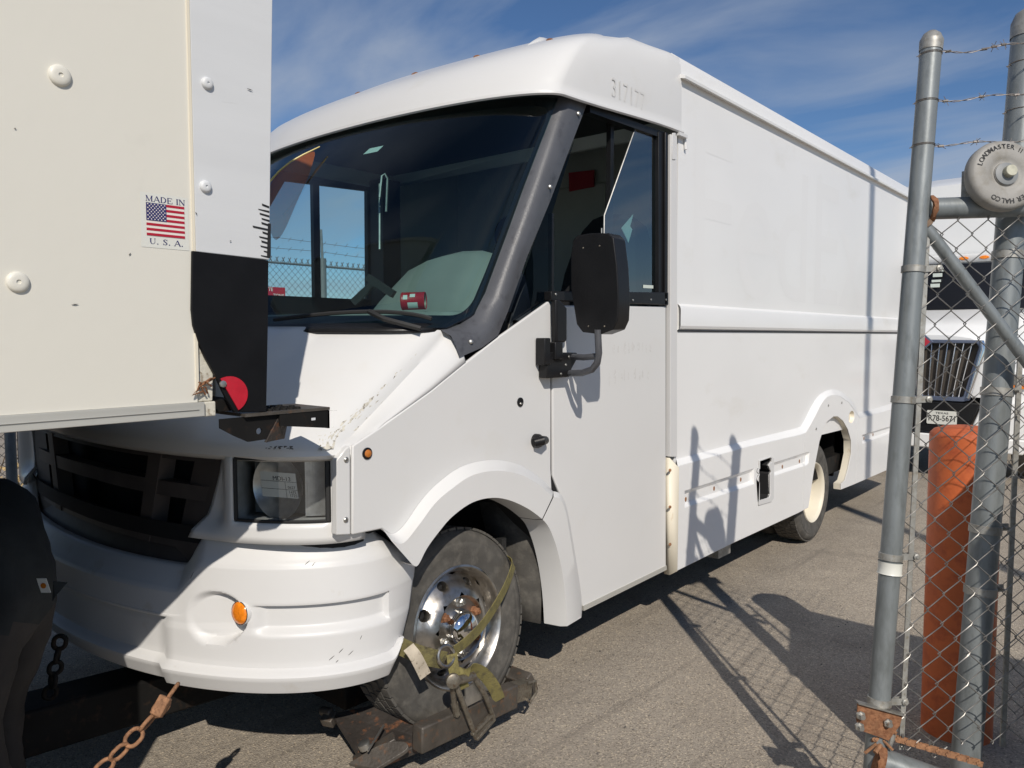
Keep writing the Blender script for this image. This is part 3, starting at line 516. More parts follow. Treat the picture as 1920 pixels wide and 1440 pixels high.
flare([(1.687, 0.943), (1.731, 0.914), (1.786, 0.934), (1.87, 1.009), (1.964, 1.065), (2.092, 1.107), (2.259, 1.108), (2.425, 1.066), (2.568, 0.987), (2.652, 0.919)],
      [(1.688, 0.905), (1.741, 0.889), (1.811, 0.937), (1.889, 1), (1.97, 1.039), (2.083, 1.075), (2.219, 1.075), (2.365, 1.04), (2.494, 0.977), (2.582, 0.913)],
      [(1.777, 0.806), (1.804, 0.796), (1.848, 0.847), (1.906, 0.894), (1.977, 0.939), (2.083, 0.973), (2.194, 0.973), (2.299, 0.946), (2.417, 0.891), (2.509, 0.832)], 'front_flare')
flare([(2.652, 0.921), (2.694, 0.907), (2.726, 0.876), (2.759, 0.81), (2.805, 0.654), (2.866, 0.415), (2.875, 0.312)],
      [(2.59, 0.912), (2.628, 0.899), (2.659, 0.87), (2.687, 0.806), (2.728, 0.655), (2.783, 0.436), (2.8, 0.325)],
      [(2.513, 0.829), (2.55, 0.794), (2.583, 0.744), (2.618, 0.671), (2.653, 0.564), (2.678, 0.439), (2.69, 0.318)], 'rear_flare')
m = MB(); pts = [(1.80, 0.72), (1.88, 0.87), (2.02, 0.97), (2.2, 1.01), (2.38, 0.97), (2.52, 0.86), (2.62, 0.68), (2.68, 0.45), (2.70, 0.30)]
m.loft([[(-0.05, a, b) for a, b in pts], [(-0.6, a, b) for a, b in pts]]); m.sheet(pts + [(1.8, 0.35)], -0.6); P(m, 'wheel_well', 'seam', smooth=50)
m = MB(); m.loft([[(-0.06, 2.58, 0.86), (-0.06, 2.63, 0.66), (-0.07, 2.66, 0.42), (-0.07, 2.655, 0.31)], [(-0.30, 2.50, 0.86), (-0.30, 2.56, 0.66), (-0.30, 2.60, 0.42), (-0.30, 2.60, 0.31)]]); P(m, 'splash_guard', 'tyre', solid=0.008)
m = MB(); m.box((-0.28, 2.47, 0.28), (-0.14, 2.50, 0.72)); P(m, 'mud_flap', 'rubber')

# ------------------------------------------------------------------ van nose
def grid(fn, us, vs, skip=None):
    m = MB(); nv = len(vs); m.v = [tuple(fn(u, v)) for u in us for v in vs]
    m.f = [(i*nv+j, (i+1)*nv+j, (i+1)*nv+j+1, i*nv+j+1) for i in range(len(us)-1) for j in range(nv-1) if not (skip and skip((us[i]+us[i+1])/2, (vs[j]+vs[j+1])/2))]
    return m
def pw(tab, t):
    for (t0, *a), (t1, *b) in zip(tab, tab[1:]):
        if t <= t1: k = (t - t0)/(t1 - t0) if t1 > t0 else 0; return [lerp(p, q, k) for p, q in zip(a, b)]
    return list(tab[-1][1:])

# hood: plan curves from the lip to the windscreen base, with a folded side skirt down to the seam
HT = [  # t, y0, D, half, z at centre, z at the crease
    (0.00, 1.205, 0.36, 1.165, 1.188, 1.196), (0.04, 1.185, 0.37, 1.178, 1.204, 1.214), (0.10, 1.182, 0.375, 1.170, 1.236, 1.240), (0.17, 1.200, 0.385, 1.150, 1.270, 1.265), (0.25, 1.235, 0.395, 1.135, 1.306, 1.292), (0.50, 1.385, 0.40, 1.130, 1.430, 1.405), (0.80, 1.565, 0.40, 1.128, 1.560, 1.540), (0.96, 1.665, 0.395, 1.128, 1.622, 1.612), (1.0, 1.685, 0.39, 1.128, 1.628, 1.622)]
SEAM = [(1.521, 1.2), (1.553, 1.22), (1.675, 1.286), (1.921, 1.401), (2.1, 1.497), (2.198, 1.548)]
def hood_pt(u, t):
    y0, D, half, zc, ze = pw(HT, t); ph = max(-1, min(1, u))*pi/2; x, y = ell_n(ph, y0, D, half); s = abs(sin(ph))
    z = lerp(zc, ze, s**4); k = sstep(0.05, 0.25, t)*(1 - sstep(0.86, 1.0, t)*0.8)
    z += 0.034*k*(1 - sstep(0.60, 0.68, s)); z -= 0.016*k*sstep(0.90, 1.0, abs(u))**1.5
    if abs(u) > 1:
        w = abs(u) - 1; ys = y + 0.03*w; zs = min(pw(SEAM, ys)[0] + 0.001, z - 0.008)
        return (XC + math.copysign(lerp(half, 1.196, sstep(0, 1, w)**0.7 if w < 1 else 1), u), ys, lerp(z, zs, w**1.3))
    return (x, y, z)
us = [-2, -1.6, -1.25] + lin(-1, 1, 72) + [1.15, 1.35, 1.6, 1.8, 2]
P(grid(hood_pt, us, [0, 0.02, 0.04, 0.07, 0.10, 0.135, 0.17, 0.21] + lin(0.25, 0.96, 26) + [0.98, 1.0]), 'hood', 'white', smooth=42, solid=0.008)
# scraped paint along the hood crease and a dark scratch on the lip
rs = random.Random(5); m = MB()
for k in range(150):
    q = rs.random(); t = lerp(0.10, 0.80, q**1.5); u = 0.985 - 0.10*rs.random()*(1 - t*0.7) - (0.06 if t < 0.25 else 0) ; sz = lerp(0.012, 0.004, t)*(0.5 + rs.random())
    p = V(hood_pt(u, t)); a = V(hood_pt(u + 0.01, t)) - p; b = V(hood_pt(u, t + 0.01)) - p; nn = a.cross(b).normalized(); nn = nn if nn.z > 0 else -nn; a.normalize(); b.normalize()
    pts = [p + nn*0.0035 + a*(sz*cos(2*pi*i/6)*(0.5+rs.random()*0.8)) + b*(sz*1.5*sin(2*pi*i/6)*(0.5+rs.random()*0.8)) for i in range(6)]; m.add(pts, [tuple(range(6))])
P(m, 'paint_chips', 'scuff', smooth=0, kind='stuff')
m = MB()
for k in range(26):
    u = 0.66 + 0.10*rs.random(); t = 0.085 + 0.02*rs.random() ; p = V(hood_pt(u, t)); q = V(hood_pt(u + 0.012*rs.random(), t + 0.012*(rs.random()-0.3))); m.tube([p + V((0, -0.004, 0.003)), q + V((0, -0.004, 0.003))], 0.0016, 4)
for k in range(9):
    u = 0.80 + 0.13*rs.random(); t = 0.25 + 0.25*rs.random(); p = V(hood_pt(u, t)); q = V(hood_pt(u - 0.03, t - 0.012*rs.random())); m.tube([p + V((0, -0.002, 0.004)), q + V((0, -0.002, 0.004))], 0.0007, 4)
P(m, 'hood_scratches', 'scuff_dark', kind='stuff')

# fascia with headlight openings; the grille sits in the middle
FY, FD, FH = 1.155, 0.475, 1.175
def u_of_s(s): return math.asin(max(-1, min(1, s)))
G0, L0, L1 = u_of_s(0.59), u_of_s((1.2 - 0.312)/FH), rad(76.5)
def fas(ph, z):
    if abs(ph) < L0:      # inner edge slants along the grille frame
        k = max(0, (abs(ph) - G0)/(L0 - G0)); ph = math.copysign(lerp(u_of_s(lerp(0.605, 0.690, (z - 0.915)/0.295)), L0, k), ph)
    x, y = ell_n(ph, FY, FD, FH)
    inner = (1 - sstep(L0 - 0.13, L0 - 0.01, abs(ph)))*0.055*sstep(0.925, 1.0, z)
    return (x, y + inner, z)
for sg in (1, -1):
    us = sorted(set([sg*a for a in lin(G0, L0 - 1e-4, 10) + lin(L0, L1, 10)[1:] + lin(L1, pi/2, 5)[1:]]))
    zs = [0.915, 0.94, 0.965, 0.985] + lin(0.985, 1.212, 6)[1:]
    gm = grid(fas, us, zs, lambda u, v: L0 < abs(u) < L1 and 0.985 < v < 1.3)
    fo = P(gm, 'headlight_surround', 'white', smooth=40, solid=0.014)
m = MB()
m.plate([(1.506, 1.201), (1.543, 1.235), (1.56, 1.241), (1.557, 0.945), (1.5, 0.955)], -0.03, -0.003); P(m, 'fascia_end', 'white', bev=0.004)
for p in ((0, 1.542, 1.197), (0, 1.537, 0.999)): m = MB(); m.lathe(V(p) - V((0.004, 0, 0)), (1, 0, 0), [(0.0095, 0), (0.0095, 0.004), (0.006, 0.007), (0, 0.0075)], 10); P(m, 'fascia_screw', 'steel')
def headlight(sg):
    h0, h1 = L0 + 0.01, L1 - 0.012
    def sh(d, zp=0.0): return lambda ph, z: (lambda x, y: (XC + (x - XC)*(1 - d*0.6), y + d, z))(*ell_n(ph, FY, FD, FH))
    us = [sg*a for a in lin(h0, h1, 14)]
    back = P(grid(sh(0.10), us, lin(0.99, 1.20, 6)), 'headlight', 'lamp_grey', smooth=40, label='square headlight with a paper tag inside' if sg > 0 else None)
    m = MB(); f0, f1 = sh(-0.002), sh(0.10)
    for z in (0.99, 1.20): m.loft([[f0(u, z) for u in us], [f1(u, z) for u in us]])
    for u in (us[0], us[-1]): m.loft([[f0(u, z) for z in lin(0.99, 1.20, 4)], [f1(u, z) for z in lin(0.99, 1.20, 4)]])
    m.link('lamp_housing', M['lamp_grey'], back, solid=0.006)
    # reflector bowl
    cph = sg*lerp(h0, h1, 0.40); c = V(sh(0.085)(cph, 1.095)); ax = V((sg*0.25, -1, 0.02)).normalized()
    m = MB(); m.lathe(c, ax, [(0.02, 0.0), (0.055, 0.008), (0.083, 0.025), (0.102, 0.052), (0.108, 0.058)], 36); m.link('reflector', M['bowl'], back, smooth=60)
    m = MB(); m.lathe(c, ax, [(0.0, 0.035), (0.02, 0.035), (0.022, 0.0), (0.0, 0.0)], 14); m.link('bulb_shield', M['cab_dark'], back)
    # ribbed side lamp
    us2 = [sg*a for a in lin(lerp(h0, h1, 0.66), h1 - 0.015, 20)]
    m = grid(lambda u, z: (lambda p, k: (p[0], p[1] + 0.006*(k % 2), p[2]))(sh(0.035)(u, z), us2.index(u)), us2, lin(1.0, 1.19, 3)); m.link('side_lamp', M['bowl'], back, smooth=20)
    m = grid(sh(0.0), us, lin(0.990, 1.20, 6)); m.link('lens', M['glass_clear'], back, smooth=60)
    m = MB(); 
    for z in (0.992, 1.198): m.tube([sh(-0.003)(u, z) for u in us], 0.006, 6)
    for u in (us[0], us[-1]): m.tube([sh(-0.003)(u, z) for z in (0.992, 1.10, 1.198)], 0.007 if u == us[0] else 0.010, 6)
    m.link('lamp_gasket', M['rubber'], back)
    return back, sh
hl, sh = headlight(1)
headlight(-1)
# paper tag behind the lens (handwritten lot numbers)
a0 = V(sh(0.012)(lerp(L0, L1, 0.24), 1.11)); a1 = V(sh(0.012)(lerp(L0, L1, 0.60), 1.11)); rt = (a1 - a0).normalized(); up = (V((0, 0, 1)) - rt*0.12).normalized(); rt = (rt - V((0, 0, 0.06))).normalized(); tc0 = (a0 + a1)/2; tw, th = (a1-a0).length/2, 0.042
m = MB(); m.add([tc0 + rt*(i*tw) + up*(j*th) for i, j in ((-1, -1), (1, -1), (1, 1), (-1, 1))], [(0, 1, 2, 3)]); tagm = m.link('paper_tag', M['sticker'], hl, smooth=0)
nrm = rt.cross(up).normalized()
text_mesh('MDI-13', 0.014, tc0 + up*0.022 + rt*0.012, rt, up, M['ink'], 'tag_writing', None, lift=0.001); tw1 = bpy.data.objects['tag_writing']; adopt(tw1, hl)
for s_, px_, py_ in (('0627', 0.042, -0.006), ('1475', 0.044, -0.022), ('1725', 0.046, -0.033)):
    o = text_mesh(s_, 0.009, tc0 + up*py_ + rt*px_, rt, up, M['ink'], 'tag_writing', None, lift=0.001); adopt(o, hl)
m = MB()
for dy in (0.012, -0.014): m.add([tc0 + nrm*0.0008 + rt*(i*tw) + up*(dy + j*0.0006) for i, j in ((-1, -1), (1, -1), (1, 1), (-1, 1))], [(0, 1, 2, 3)])
m.add([tc0 + nrm*0.0008 + rt*(0.022 + i*0.0006) + up*j for i, j in ((-1, -th), (1, -th), (1, 0.012), (-1, 0.012))], [(0, 1, 2, 3)]); m.link('tag_lines', M['ink'], hl, smooth=0)

# grille: recessed dark core, frame, cross bars
m = MB(); gx = 0.83
GB = lambda s, z, d=0.0: (lambda x, y: (x, y + d, z))(*ell_n(u_of_s(s), 1.205, 0.46, 1.175))
m = grid(lambda s, z: GB(s, z, 0.12), lin(-0.76, 0.76, 16), lin(0.79, 1.20, 4)); gr = P(m, 'grille', 'seam')
def bar(pts, w, h, nm='grille_bar', mt='black'):
    m = MB(); 
    for a, b in zip(pts, pts[1:]): m.beam(a, b, w, h, (0, 0, 1) if abs(V(b).z - V(a).z) < 0.1*(V(b)-V(a)).length else (1, 0, 0))
    return m
def strip(fn0, fn1, ts, depth):
    """band between two edge curves, 'depth' thick"""
    m = MB(); L = [[fn0(t) for t in ts], [fn1(t) for t in ts], [tuple(V(fn1(t)) + V((0, depth, 0))) for t in ts], [tuple(V(fn0(t)) + V((0, depth, 0))) for t in ts]]
    m.loft(L + [L[0]]); return m
ts = lin(-0.72, 0.72, 24)
strip(lambda t: GB(t, 1.035 - 0.012*abs(t), 0.012), lambda t: GB(t, 1.088 - 0.012*abs(t), 0.012), ts, 0.05).link('grille_bar', M['grille_plastic'], gr)
strip(lambda t: GB(t, 0.850, 0.012), lambda t: GB(t, 0.905, 0.02), ts, 0.05).link('grille_bar', M['grille_plastic'], gr)
strip(lambda t: GB(t, 0.775, -0.005), lambda t: GB(t, 0.850, 0.035), ts, 0.05).link('grille_sill', M['grille_plastic'], gr)
strip(lambda t: GB(t, 1.165, 0.012), lambda t: GB(t, 1.20, 0.02), ts, 0.05).link('grille_bar', M['grille_plastic'], gr)
for s0, s1 in ((0.40, 0.325), (-0.40, -0.325)):
    zz = lin(0.85, 1.18, 8); w = 0.030
    strip(lambda z: GB(lerp(s1, s0, (z-0.85)/0.33) - w, z, 0.008), lambda z: GB(lerp(s1, s0, (z-0.85)/0.33) + w, z, 0.008), zz, 0.06).link('grille_bar', M['grille_plastic'], gr)
for sg in (1, -1):
    zz = lin(0.79, 1.205, 8)
    strip(lambda z: GB(sg*(lerp(0.445, 0.560, (z-0.79)/0.41)), z, 0.03), lambda z: GB(sg*(lerp(0.560, 0.694, (z-0.79)/0.41)), z, 0.004), zz, 0.07).link('grille_frame', M['grille_plastic'], gr)

# bumper: one wrapped moulding with groove, fog scoop and stepped lower lip
BT = [(0.00, 0.926, -0.075), (0.05, 0.924, -0.056), (0.08, 0.917, -0.048), (0.10, 0.909, -0.043), (0.20, 0.853, -0.005), (0.22, 0.842, 0.004), (0.25, 0.828, 0.010), (0.36, 0.775, 0.016), (0.47, 0.720, 0.022), (0.50, 0.708, 0.022), (0.62, 0.635, 0.024), (0.66, 0.612, 0.028), (0.80, 0.520, 0.028), (0.855, 0.500, 0.030), (0.885, 0.484, 0.060), (0.895, 0.478, 0.062), (0.97, 0.424, 0.036), (1.00, 0.412, -0.01)]
def bump_pt(u, t):
    z, o = pw(BT, t); sg = 1 if u >= 0 else -1; a = abs(u); ph = min(1, a)*pi/2; s = sin(ph)
    cen = 1 - sstep(0.58, 0.68, s)
    z = lerp(z, 0.80 + (z - 0.925)*0.76, cen*sstep(0.62, 0.45, t)) if t < 0.62 else z
    o -= 0.030*(1 - sstep(0.535, 0.555, s))*sstep(0.52, 0.60, t)
    grv = sstep(0.80, 0.845, s)*(1 - sstep(1.05, 1.12, a))
    o -= 0.024*grv*sstep(0.485, 0.505, t)*(1 - sstep(0.615, 0.675, t))
    x, y = ell(ph, 1.105 - o, (0.60 + o)*(0.64 if sg < 0 else 1.0), (1.165 + o)*(1.07 if sg < 0 else 1.0)); x -= XC
    if a > 1:
        z += 0.075*sstep(1.0, 2.0, a)*sstep(0.80, 0.95, t); ye = pw([(0, 1.72, 0), (0.09, 1.725, 0), (0.36, 1.885, 0), (0.62, 1.850, 0), (0.90, 1.785, 0), (1, 1.745, 0)], t)[0]; y = lerp(y, ye, a - 1); x -= 0.035*max(0, a - 1)**2
    # fog lamp scoop
    dx, dz = (x - 0.842)/0.100, (z - 0.662)/0.088; r = hypot(dx, dz)
    if r < 1.15 and y < 1.6: y += 0.085*(1 - sstep(0.80, 1.06, r))*(0.50 + 0.50*max(-1, min(1, dx)))
    return (XC + sg*x, y, z)
us = lin(0, 0.40, 20) + lin(0.40, 0.72, 130)[1:] + lin(0.72, 1, 24)[1:] + lin(1, 2, 16)[1:]; us = [-u for u in us[:0:-1]] + us
ts = sorted(set([round(t, 4) for t in lin(0, 0.25, 25) + lin(0.24, 0.48, 34) + lin(0.48, 0.51, 5) + lin(0.51, 0.61, 16) + lin(0.61, 0.68, 12) + lin(0.68, 0.85, 12) + lin(0.85, 1, 15)]))
bum = P(grid(bump_pt, us, ts), 'bumper', 'white_worn_dimmed', smooth=38, solid=0.008)
for sg in (1, -1):
    c = V((XC + sg*0.921, 1.312, 0.684)); ax = V((sg*0.16, -0.98, 0.04)).normalized()
    m = MB(); m.lathe(c, ax, [(0.0405, -0.022), (0.0405, 0.000), (0.0395, 0.0015)], 28); lb = m.link('fog_lamp', M['white_worn_dimmed'], bum); m = MB(); m.lathe(c, ax, [(0.0395, 0.0015), (0.039, 0.003), (0.0365, 0.003)], 28); m.link('lamp_ring', M['black'], lb)
    m = MB(); m.lathe(c, ax, [(0.037, 0.003), (0.033, 0.008), (0.020, 0.011), (0, 0.012)], 24); m.link('amber_lens', M['amber'], bum, smooth=60)
m = MB()
for u, t, l in ((0.80, 0.80, 0.03), (0.83, 0.77, 0.025), (0.86, 0.79, 0.03), (0.82, 0.83, 0.015), (0.74, 0.22, 0.03), (0.76, 0.23, 0.02), (0.47, 0.10, 0.012), (0.53, 0.11, 0.008), (0.44, 0.26, 0.015), (0.9, 0.72, 0.012)):
    p, q = V(bump_pt(u, t)), V(bump_pt(u + l*0.55, t - 0.02)); n_ = V((0.5, -0.8, 0.1))*0.0055; m.tube([p + n_, (p+q)/2 + n_, q + n_], [0.0006, 0.0013, 0.0005], 4)
P(m, 'bumper_scuffs', 'scuff_dark', kind='stuff')
# dark gap between bumper and fascia
m = grid(lambda u, v: (lambda x, y: (x, y, v))(*ell_n(u, 1.20, 0.46, 1.135)), lin(-pi/2, pi/2, 40), [0.88, 0.94]); P(m, 'bumper_backing', 'seam')
m = grid(lambda u, v: (lambda x, y: (x, y + 0.03 + (0.9 - v)*0.3, v))(*ell_n(u, 1.24, 0.46, 1.10)), lin(-pi/2, pi/2, 40), [0.50, 0.70, 0.9]); P(m, 'crash_beam', 'chassis')

# windscreen; its side edge follows the pillar
PI_ = [(-0.085, 2.043, 1.63), (-0.075, 2.149, 1.648), (-0.075, 2.221, 1.689), (-0.07, 2.285, 1.775), (-0.065, 2.4, 1.993), (-0.06, 2.52, 2.226), (-0.06, 2.639, 2.446), (-0.06, 2.747, 2.649)]
EDGE = [(1.60, 2.05), (1.635, 2.065)] + [(p[2], p[1] + 0.015) for p in PI_[2:]] + [(2.70, PI_[-1][1] + 0.03)]
def ws(u, v):
    y0, half, z = lerp(1.675, 2.450, v), lerp(1.135, 1.150, v), lerp(1.632, 2.640, v)
    y0 -= 0.025*sin(pi*v); D = pw(EDGE, z)[0] - y0
    return (*ell(u*pi/2, y0, D, half), z)
P(grid(ws, lin(-1, 1, 48), lin(0, 1, 16)), 'windscreen', 'glass_ws', smooth=80)
def wsi(a, b):   # (a, b) in arc-like units on the glass, slightly behind it
    p = V(ws(a, b)); return (p.x, p.y + 0.006, p.z - 0.003)
inn = rrect(-0.925, 0.050, 0.925, 0.955, 0.065, 8); inn2 = inn
# add points along the straight runs so the band follows the curved glass
dense = []
for i in range(len(inn2)):
    p, q = inn2[i], inn2[(i+1) % len(inn2)]; n_ = max(1, int(max(abs(q[0]-p[0])/0.06, abs(q[1]-p[1])/0.1)))
    dense += [(lerp(p[0], q[0], k/n_), lerp(p[1], q[1], k/n_)) for k in range(n_)]
def push(a, b):
    p, q = a/0.925, (b - 0.51)/0.45; k = max(abs(p), abs(q)); return (p/k, 0.5 + q/k*0.5)
m = MB(); m.loft([[wsi(a, b) for a, b in dense], [wsi(*push(a, b)) for a, b in dense]], True); P(m, 'glass_border', 'frit', smooth=0)
# wipers and cowl
m = grid(lambda u, v: (lambda x, y: (x, y - 0.03 + v*0.06, 1.615 + v*0.03))(*ell(u*pi/2, 1.66, 0.385, 1.12)), lin(-1, 1, 40), [0, 1]); P(m, 'cowl', 'black', solid=0.008)
for (ua, ub) in ((0.30, 0.86), (-0.52, 0.08)):
    m = MB(); pts = [V(ws(lerp(ua, ub, k/10), 0.02 + 0.028*sin(pi*k/10))) + V((0.02, -0.03, 0.012)) for k in range(11)]; m.tube(pts, 0.008, 6); m.tube([pts[5], pts[5] + V((0.10, -0.01, -0.03)), V(ws(lerp(ua, ub, 0.95), 0.0)) + V((0.03, -0.02, -0.005))], 0.011, 6); P(m, 'wiper', 'rubber')

# grey A-pillar trims (both sides)
PM_ = [(-0.03, 2.056, 1.6), (-0.005, 2.165, 1.596), (0, 2.239, 1.646), (0.004, 2.304, 1.744), (0.004, 2.409, 1.954), (0.004, 2.534, 2.18), (0, 2.662, 2.414), (-0.012, 2.8, 2.654)]
PO_ = [(0, 2.071, 1.52), (0.002, 2.193, 1.555), (0.002, 2.287, 1.602), (0, 2.348, 1.696), (-0.006, 2.48, 1.93), (-0.01, 2.635, 2.171), (-0.012, 2.771, 2.406), (-0.02, 2.935, 2.673)]
bk = [tuple(V(p) + V((-0.05, 0.02, 0))) for p in PO_]
m = MB(); m.loft([[tuple(V(p) + V((-0.02, 0.05, 0))) for p in PI_], PI_, [tuple((V(p)*0.45 + V(q)*0.55) + V((0.006, -0.012, 0))) for p, q in zip(PI_, PM_)], PM_, [tuple((V(p) + V(q))/2 + V((0.004, 0, 0))) for p, q in zip(PM_, PO_)], PO_, bk]); pil = P(m, 'pillar_trim', 'pillar', smooth=50)
mir = [[(2*XC - p[0], p[1], p[2]) for p in L] for L in (PI_, PM_, PO_)]; m = MB(); m.loft(mir); P(m, 'pillar_trim', 'pillar', smooth=50, solid=0.01)
for p, ax in (((-0.002, 2.135, 1.578), (0.8, -0.5, 0.2)), ((0.004, 2.62, 2.232), (0.85, -0.5, 0.1)), ((-0.006, 2.837, 2.585), (0.85, -0.5, 0.1))): m = MB(); m.lathe(V(p), ax, [(0.009, -0.004), (0.009, 0.003), (0.006, 0.005), (0, 0.006)], 10); m.link('pillar_screw', M['steel'], pil)

# moulded roof cap over the cab
RK = [  # side inset, front inset, D, rise
    (-0.014, -0.014, 0.275, -0.012), (0.0, -0.006, 0.275, 0.004), (0.0, 0.012, 0.275, 0.045), (0.002, 0.050, 0.28, 0.11), (0.006, 0.098, 0.285, 0.175), (0.016, 0.155, 0.295, 0.24), (0.034, 0.225, 0.31, 0.30), (0.060, 0.30, 0.33, 0.345), (0.10, 0.39, 0.35, 0.395), (0.16, 0.49, 0.36, 0.430), (0.25, 0.60, 0.36, 0.455), (0.45, 0.74, 0.34, 0.480), (0.75, 0.86, 0.25, 0.500), (1.19, 0.97, 0.02, 0.515)]
RS = [-0.014, -0.004, -0.004, -0.004, -0.003, -0.002, 0.0, 0.0, 0.006, 0.014, 0.05, 0.10, 0.55, 1.19]
def ring(k):
    si, fi, D, h = RK[k]; half = 1.2 - si; y0 = 2.43 + fi; pts = []
    ye = 3.752
    si2 = min(si, RS[k]); sq = lambda y: lerp(si, si2, min(1, max(0, (y - 2.75)/0.95)))
    for i in range(8): y_ = lerp(ye, y0 + D, i/8); pts.append((XC + 1.2 - sq(y_), y_))
    for i in range(49): pts.append(ell(rad(90 - 180*i/48), y0, D, half))
    for i in range(1, 9): y_ = lerp(y0 + D, ye, i/8); pts.append((XC - 1.2 + sq(y_), y_))
    return [(x, y, lerp(2.640 + 0.052*sstep(2.55, 3.75, y)*(1 - 0.0), 2.640, 0) + h + (0.0 if h < 0.1 else -0.052*sstep(2.55, 3.75, y)*sstep(0.1, 0.4, h)) - 0.058*sstep(0.10, 0.36, h)*(1 - min(1, abs(x - XC)/max(half, 0.02))**3)) for x, y in pts]
m = MB(); m.loft([ring(k) for k in range(len(RK))]); bk_ = [ring(k) for k in range(len(RK))]; m.add([r[0] for r in bk_] + [r[-1] for r in bk_[::-1]], [tuple(range(2*len(bk_)))]); cap = P(m, 'roof_cap', 'white', smooth=50, solid=0.010)
r0 = ring(0); m = MB(); m.tube([tuple(V(p) + V((0.004 if p[0] > XC else -0.004, 0, 0))) for p in r0], 0.009, 6); m.link('cap_edge', M['white_worn_dimmed'], cap)
m = MB(); m.box((0.0, 3.70, 2.655), (0.028, 3.79, 2.672)); m.tube([(0.004, 3.80, 2.675), (0.012, 3.80, 2.60)], 0.008, 6); m.link('drip_end', M['white'], cap)
text_mesh('317177', 0.088, V((0, 3.232, 2.757)) + V((0, 0, 0)), (0, 1, -0.02), (0, 0, 1), M['ghost2'], 'ghost_number', van, width=0.30, lift=0.0085)
def cap_pt(s, kf):   # point on the cap: s across the front (-1..1), kf fractional ring
    k = int(kf); f = kf - k; i = 8 + (1 - s)/2*48; a = [V(ring(q)[int(i)]) for q in (k, k+1)]; return a[0].lerp(a[1], f)
for s in (0.66, 0.30, 0.05, -0.22, -0.42):
    p = cap_pt(s, 8.0 if s < 0.6 else 7.0); m = MB(); m.lathe(p, (0.0 + 0.4*s, -0.45, 0.8), [(0.020, -0.004), (0.018, 0.006), (0.010, 0.010), (0, 0.011)], 10); m.link('clearance_lamp_hole', M['rust'], cap)
m = MB(); ra = [cap_pt(0.56, k) for k in (6.6, 7.4, 8.2, 9, 9.8, 10.6)]; m.tube([p + V((0, 0, 0.004)) for p in ra], [0.004, 0.012, 0.02, 0.022, 0.02, 0.006], 10); m.link('cap_rib', M['white'], cap)

# ------------------------------------------------------------------ mirror on its arm
m = MB(); m.plate([(0.116, 2), (0.137, 2.018), (0.207, 2.021), (0.29, 2.014), (0.316, 1.993), (0.334, 1.877), (0.343, 1.749), (0.339, 1.664), (0.319, 1.626), (0.258, 1.607), (0.167, 1.616), (0.137, 1.649), (0.106, 1.801), (0.105, 1.935)], 2.63, 2.72, mp=lambda y, a, b: (a, y, b)); mh = P(m, 'side_mirror', 'black', bev=0.022, seg=4, label='black door mirror housing on a curved arm')
m = MB(); m.tube([(0.06, 2.715, 1.51), (0.15, 2.667, 1.51), (0.22, 2.656, 1.516)], 0.0135, 10); m.tube([(0.05, 2.702, 1.438), (0.14, 2.67, 1.444), (0.2, 2.654, 1.46), (0.235, 2.642, 1.49), (0.245, 2.638, 1.53), (0.245, 2.633, 1.578), (0.245, 2.629, 1.626)], 0.0145, 10); m.link('mirror_arm', M['pillar'], mh)
m = MB(); m.plate([(2.543, 1.533), (2.76, 1.527), (2.76, 1.501), (2.721, 1.46), (2.701, 1.421), (2.543, 1.423)], 0.004, 0.05); m.box((0.004, (2.521, 1.444)[0], 1.478), (0.055, (2.561, 1.443)[0], 1.592)); m.box((0.03, (2.583, 1.442)[0], 1.500), (0.064, (2.636, 1.44)[0], 1.575)); mb_ = m.link('mirror_bracket', M['black'], mh, bev=0.005)
for p in ((0.05, 2.639, 1.511), (0.05, 2.697, 1.51), (0.05, 2.674, 1.476), (0.05, 2.64, 1.438)): m = MB(); bolt_head(m, p, (1, 0, 0), 0.006); m.link('bracket_bolt', M['steel'], mb_)
for p in ((0.2, 2.584, 1.957), (0.2, 2.703, 1.976), (0.2, 2.625, 1.64), (0.2, 2.744, 1.641)):
    m = MB(); d = V(p) - cam.location; m.lathe(cam.location + d*(2.629/d.y), (0, -1, 0), [(0.004, 0), (0.003, 0.001), (0, 0.001)], 8); m.link('mirror_screw', M['ratchet'], mh)
m = MB(); m.tube([(0.26, 2.629, 2.016), (0.26, 2.629, 2.036)], 0.003, 6); m.link('mirror_stud', M['steel'], mh)

# ------------------------------------------------------------------ cab interior
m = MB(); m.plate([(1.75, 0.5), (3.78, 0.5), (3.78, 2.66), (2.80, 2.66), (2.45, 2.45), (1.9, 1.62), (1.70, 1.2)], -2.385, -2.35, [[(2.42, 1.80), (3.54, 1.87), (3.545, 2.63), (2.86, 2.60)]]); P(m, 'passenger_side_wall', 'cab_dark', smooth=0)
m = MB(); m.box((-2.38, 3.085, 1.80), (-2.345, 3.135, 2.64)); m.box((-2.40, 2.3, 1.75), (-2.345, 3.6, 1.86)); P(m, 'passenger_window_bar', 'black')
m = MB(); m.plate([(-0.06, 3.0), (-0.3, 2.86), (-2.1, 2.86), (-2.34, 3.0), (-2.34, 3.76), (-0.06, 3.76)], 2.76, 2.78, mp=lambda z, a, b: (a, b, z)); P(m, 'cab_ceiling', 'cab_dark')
m = MB(); m.plate([(3.72, 0.5), (4.44, 0.5), (4.44, 2.9), (3.72, 2.9)], -0.07, -0.035); m.plate([(3.72, 0.5), (4.44, 0.5), (4.44, 2.9), (3.72, 2.9)], -2.34, -2.31); P(m, 'cab_side_lining', 'cab_wall')
def dsh(u, v): x, y = ell(u*pi/2, 1.70, 0.39, 1.10); return (x, lerp(y, 2.52, v), 1.615 + 0.085*sstep(0.0, 0.3, v) if v < 0.97 else 1.2)
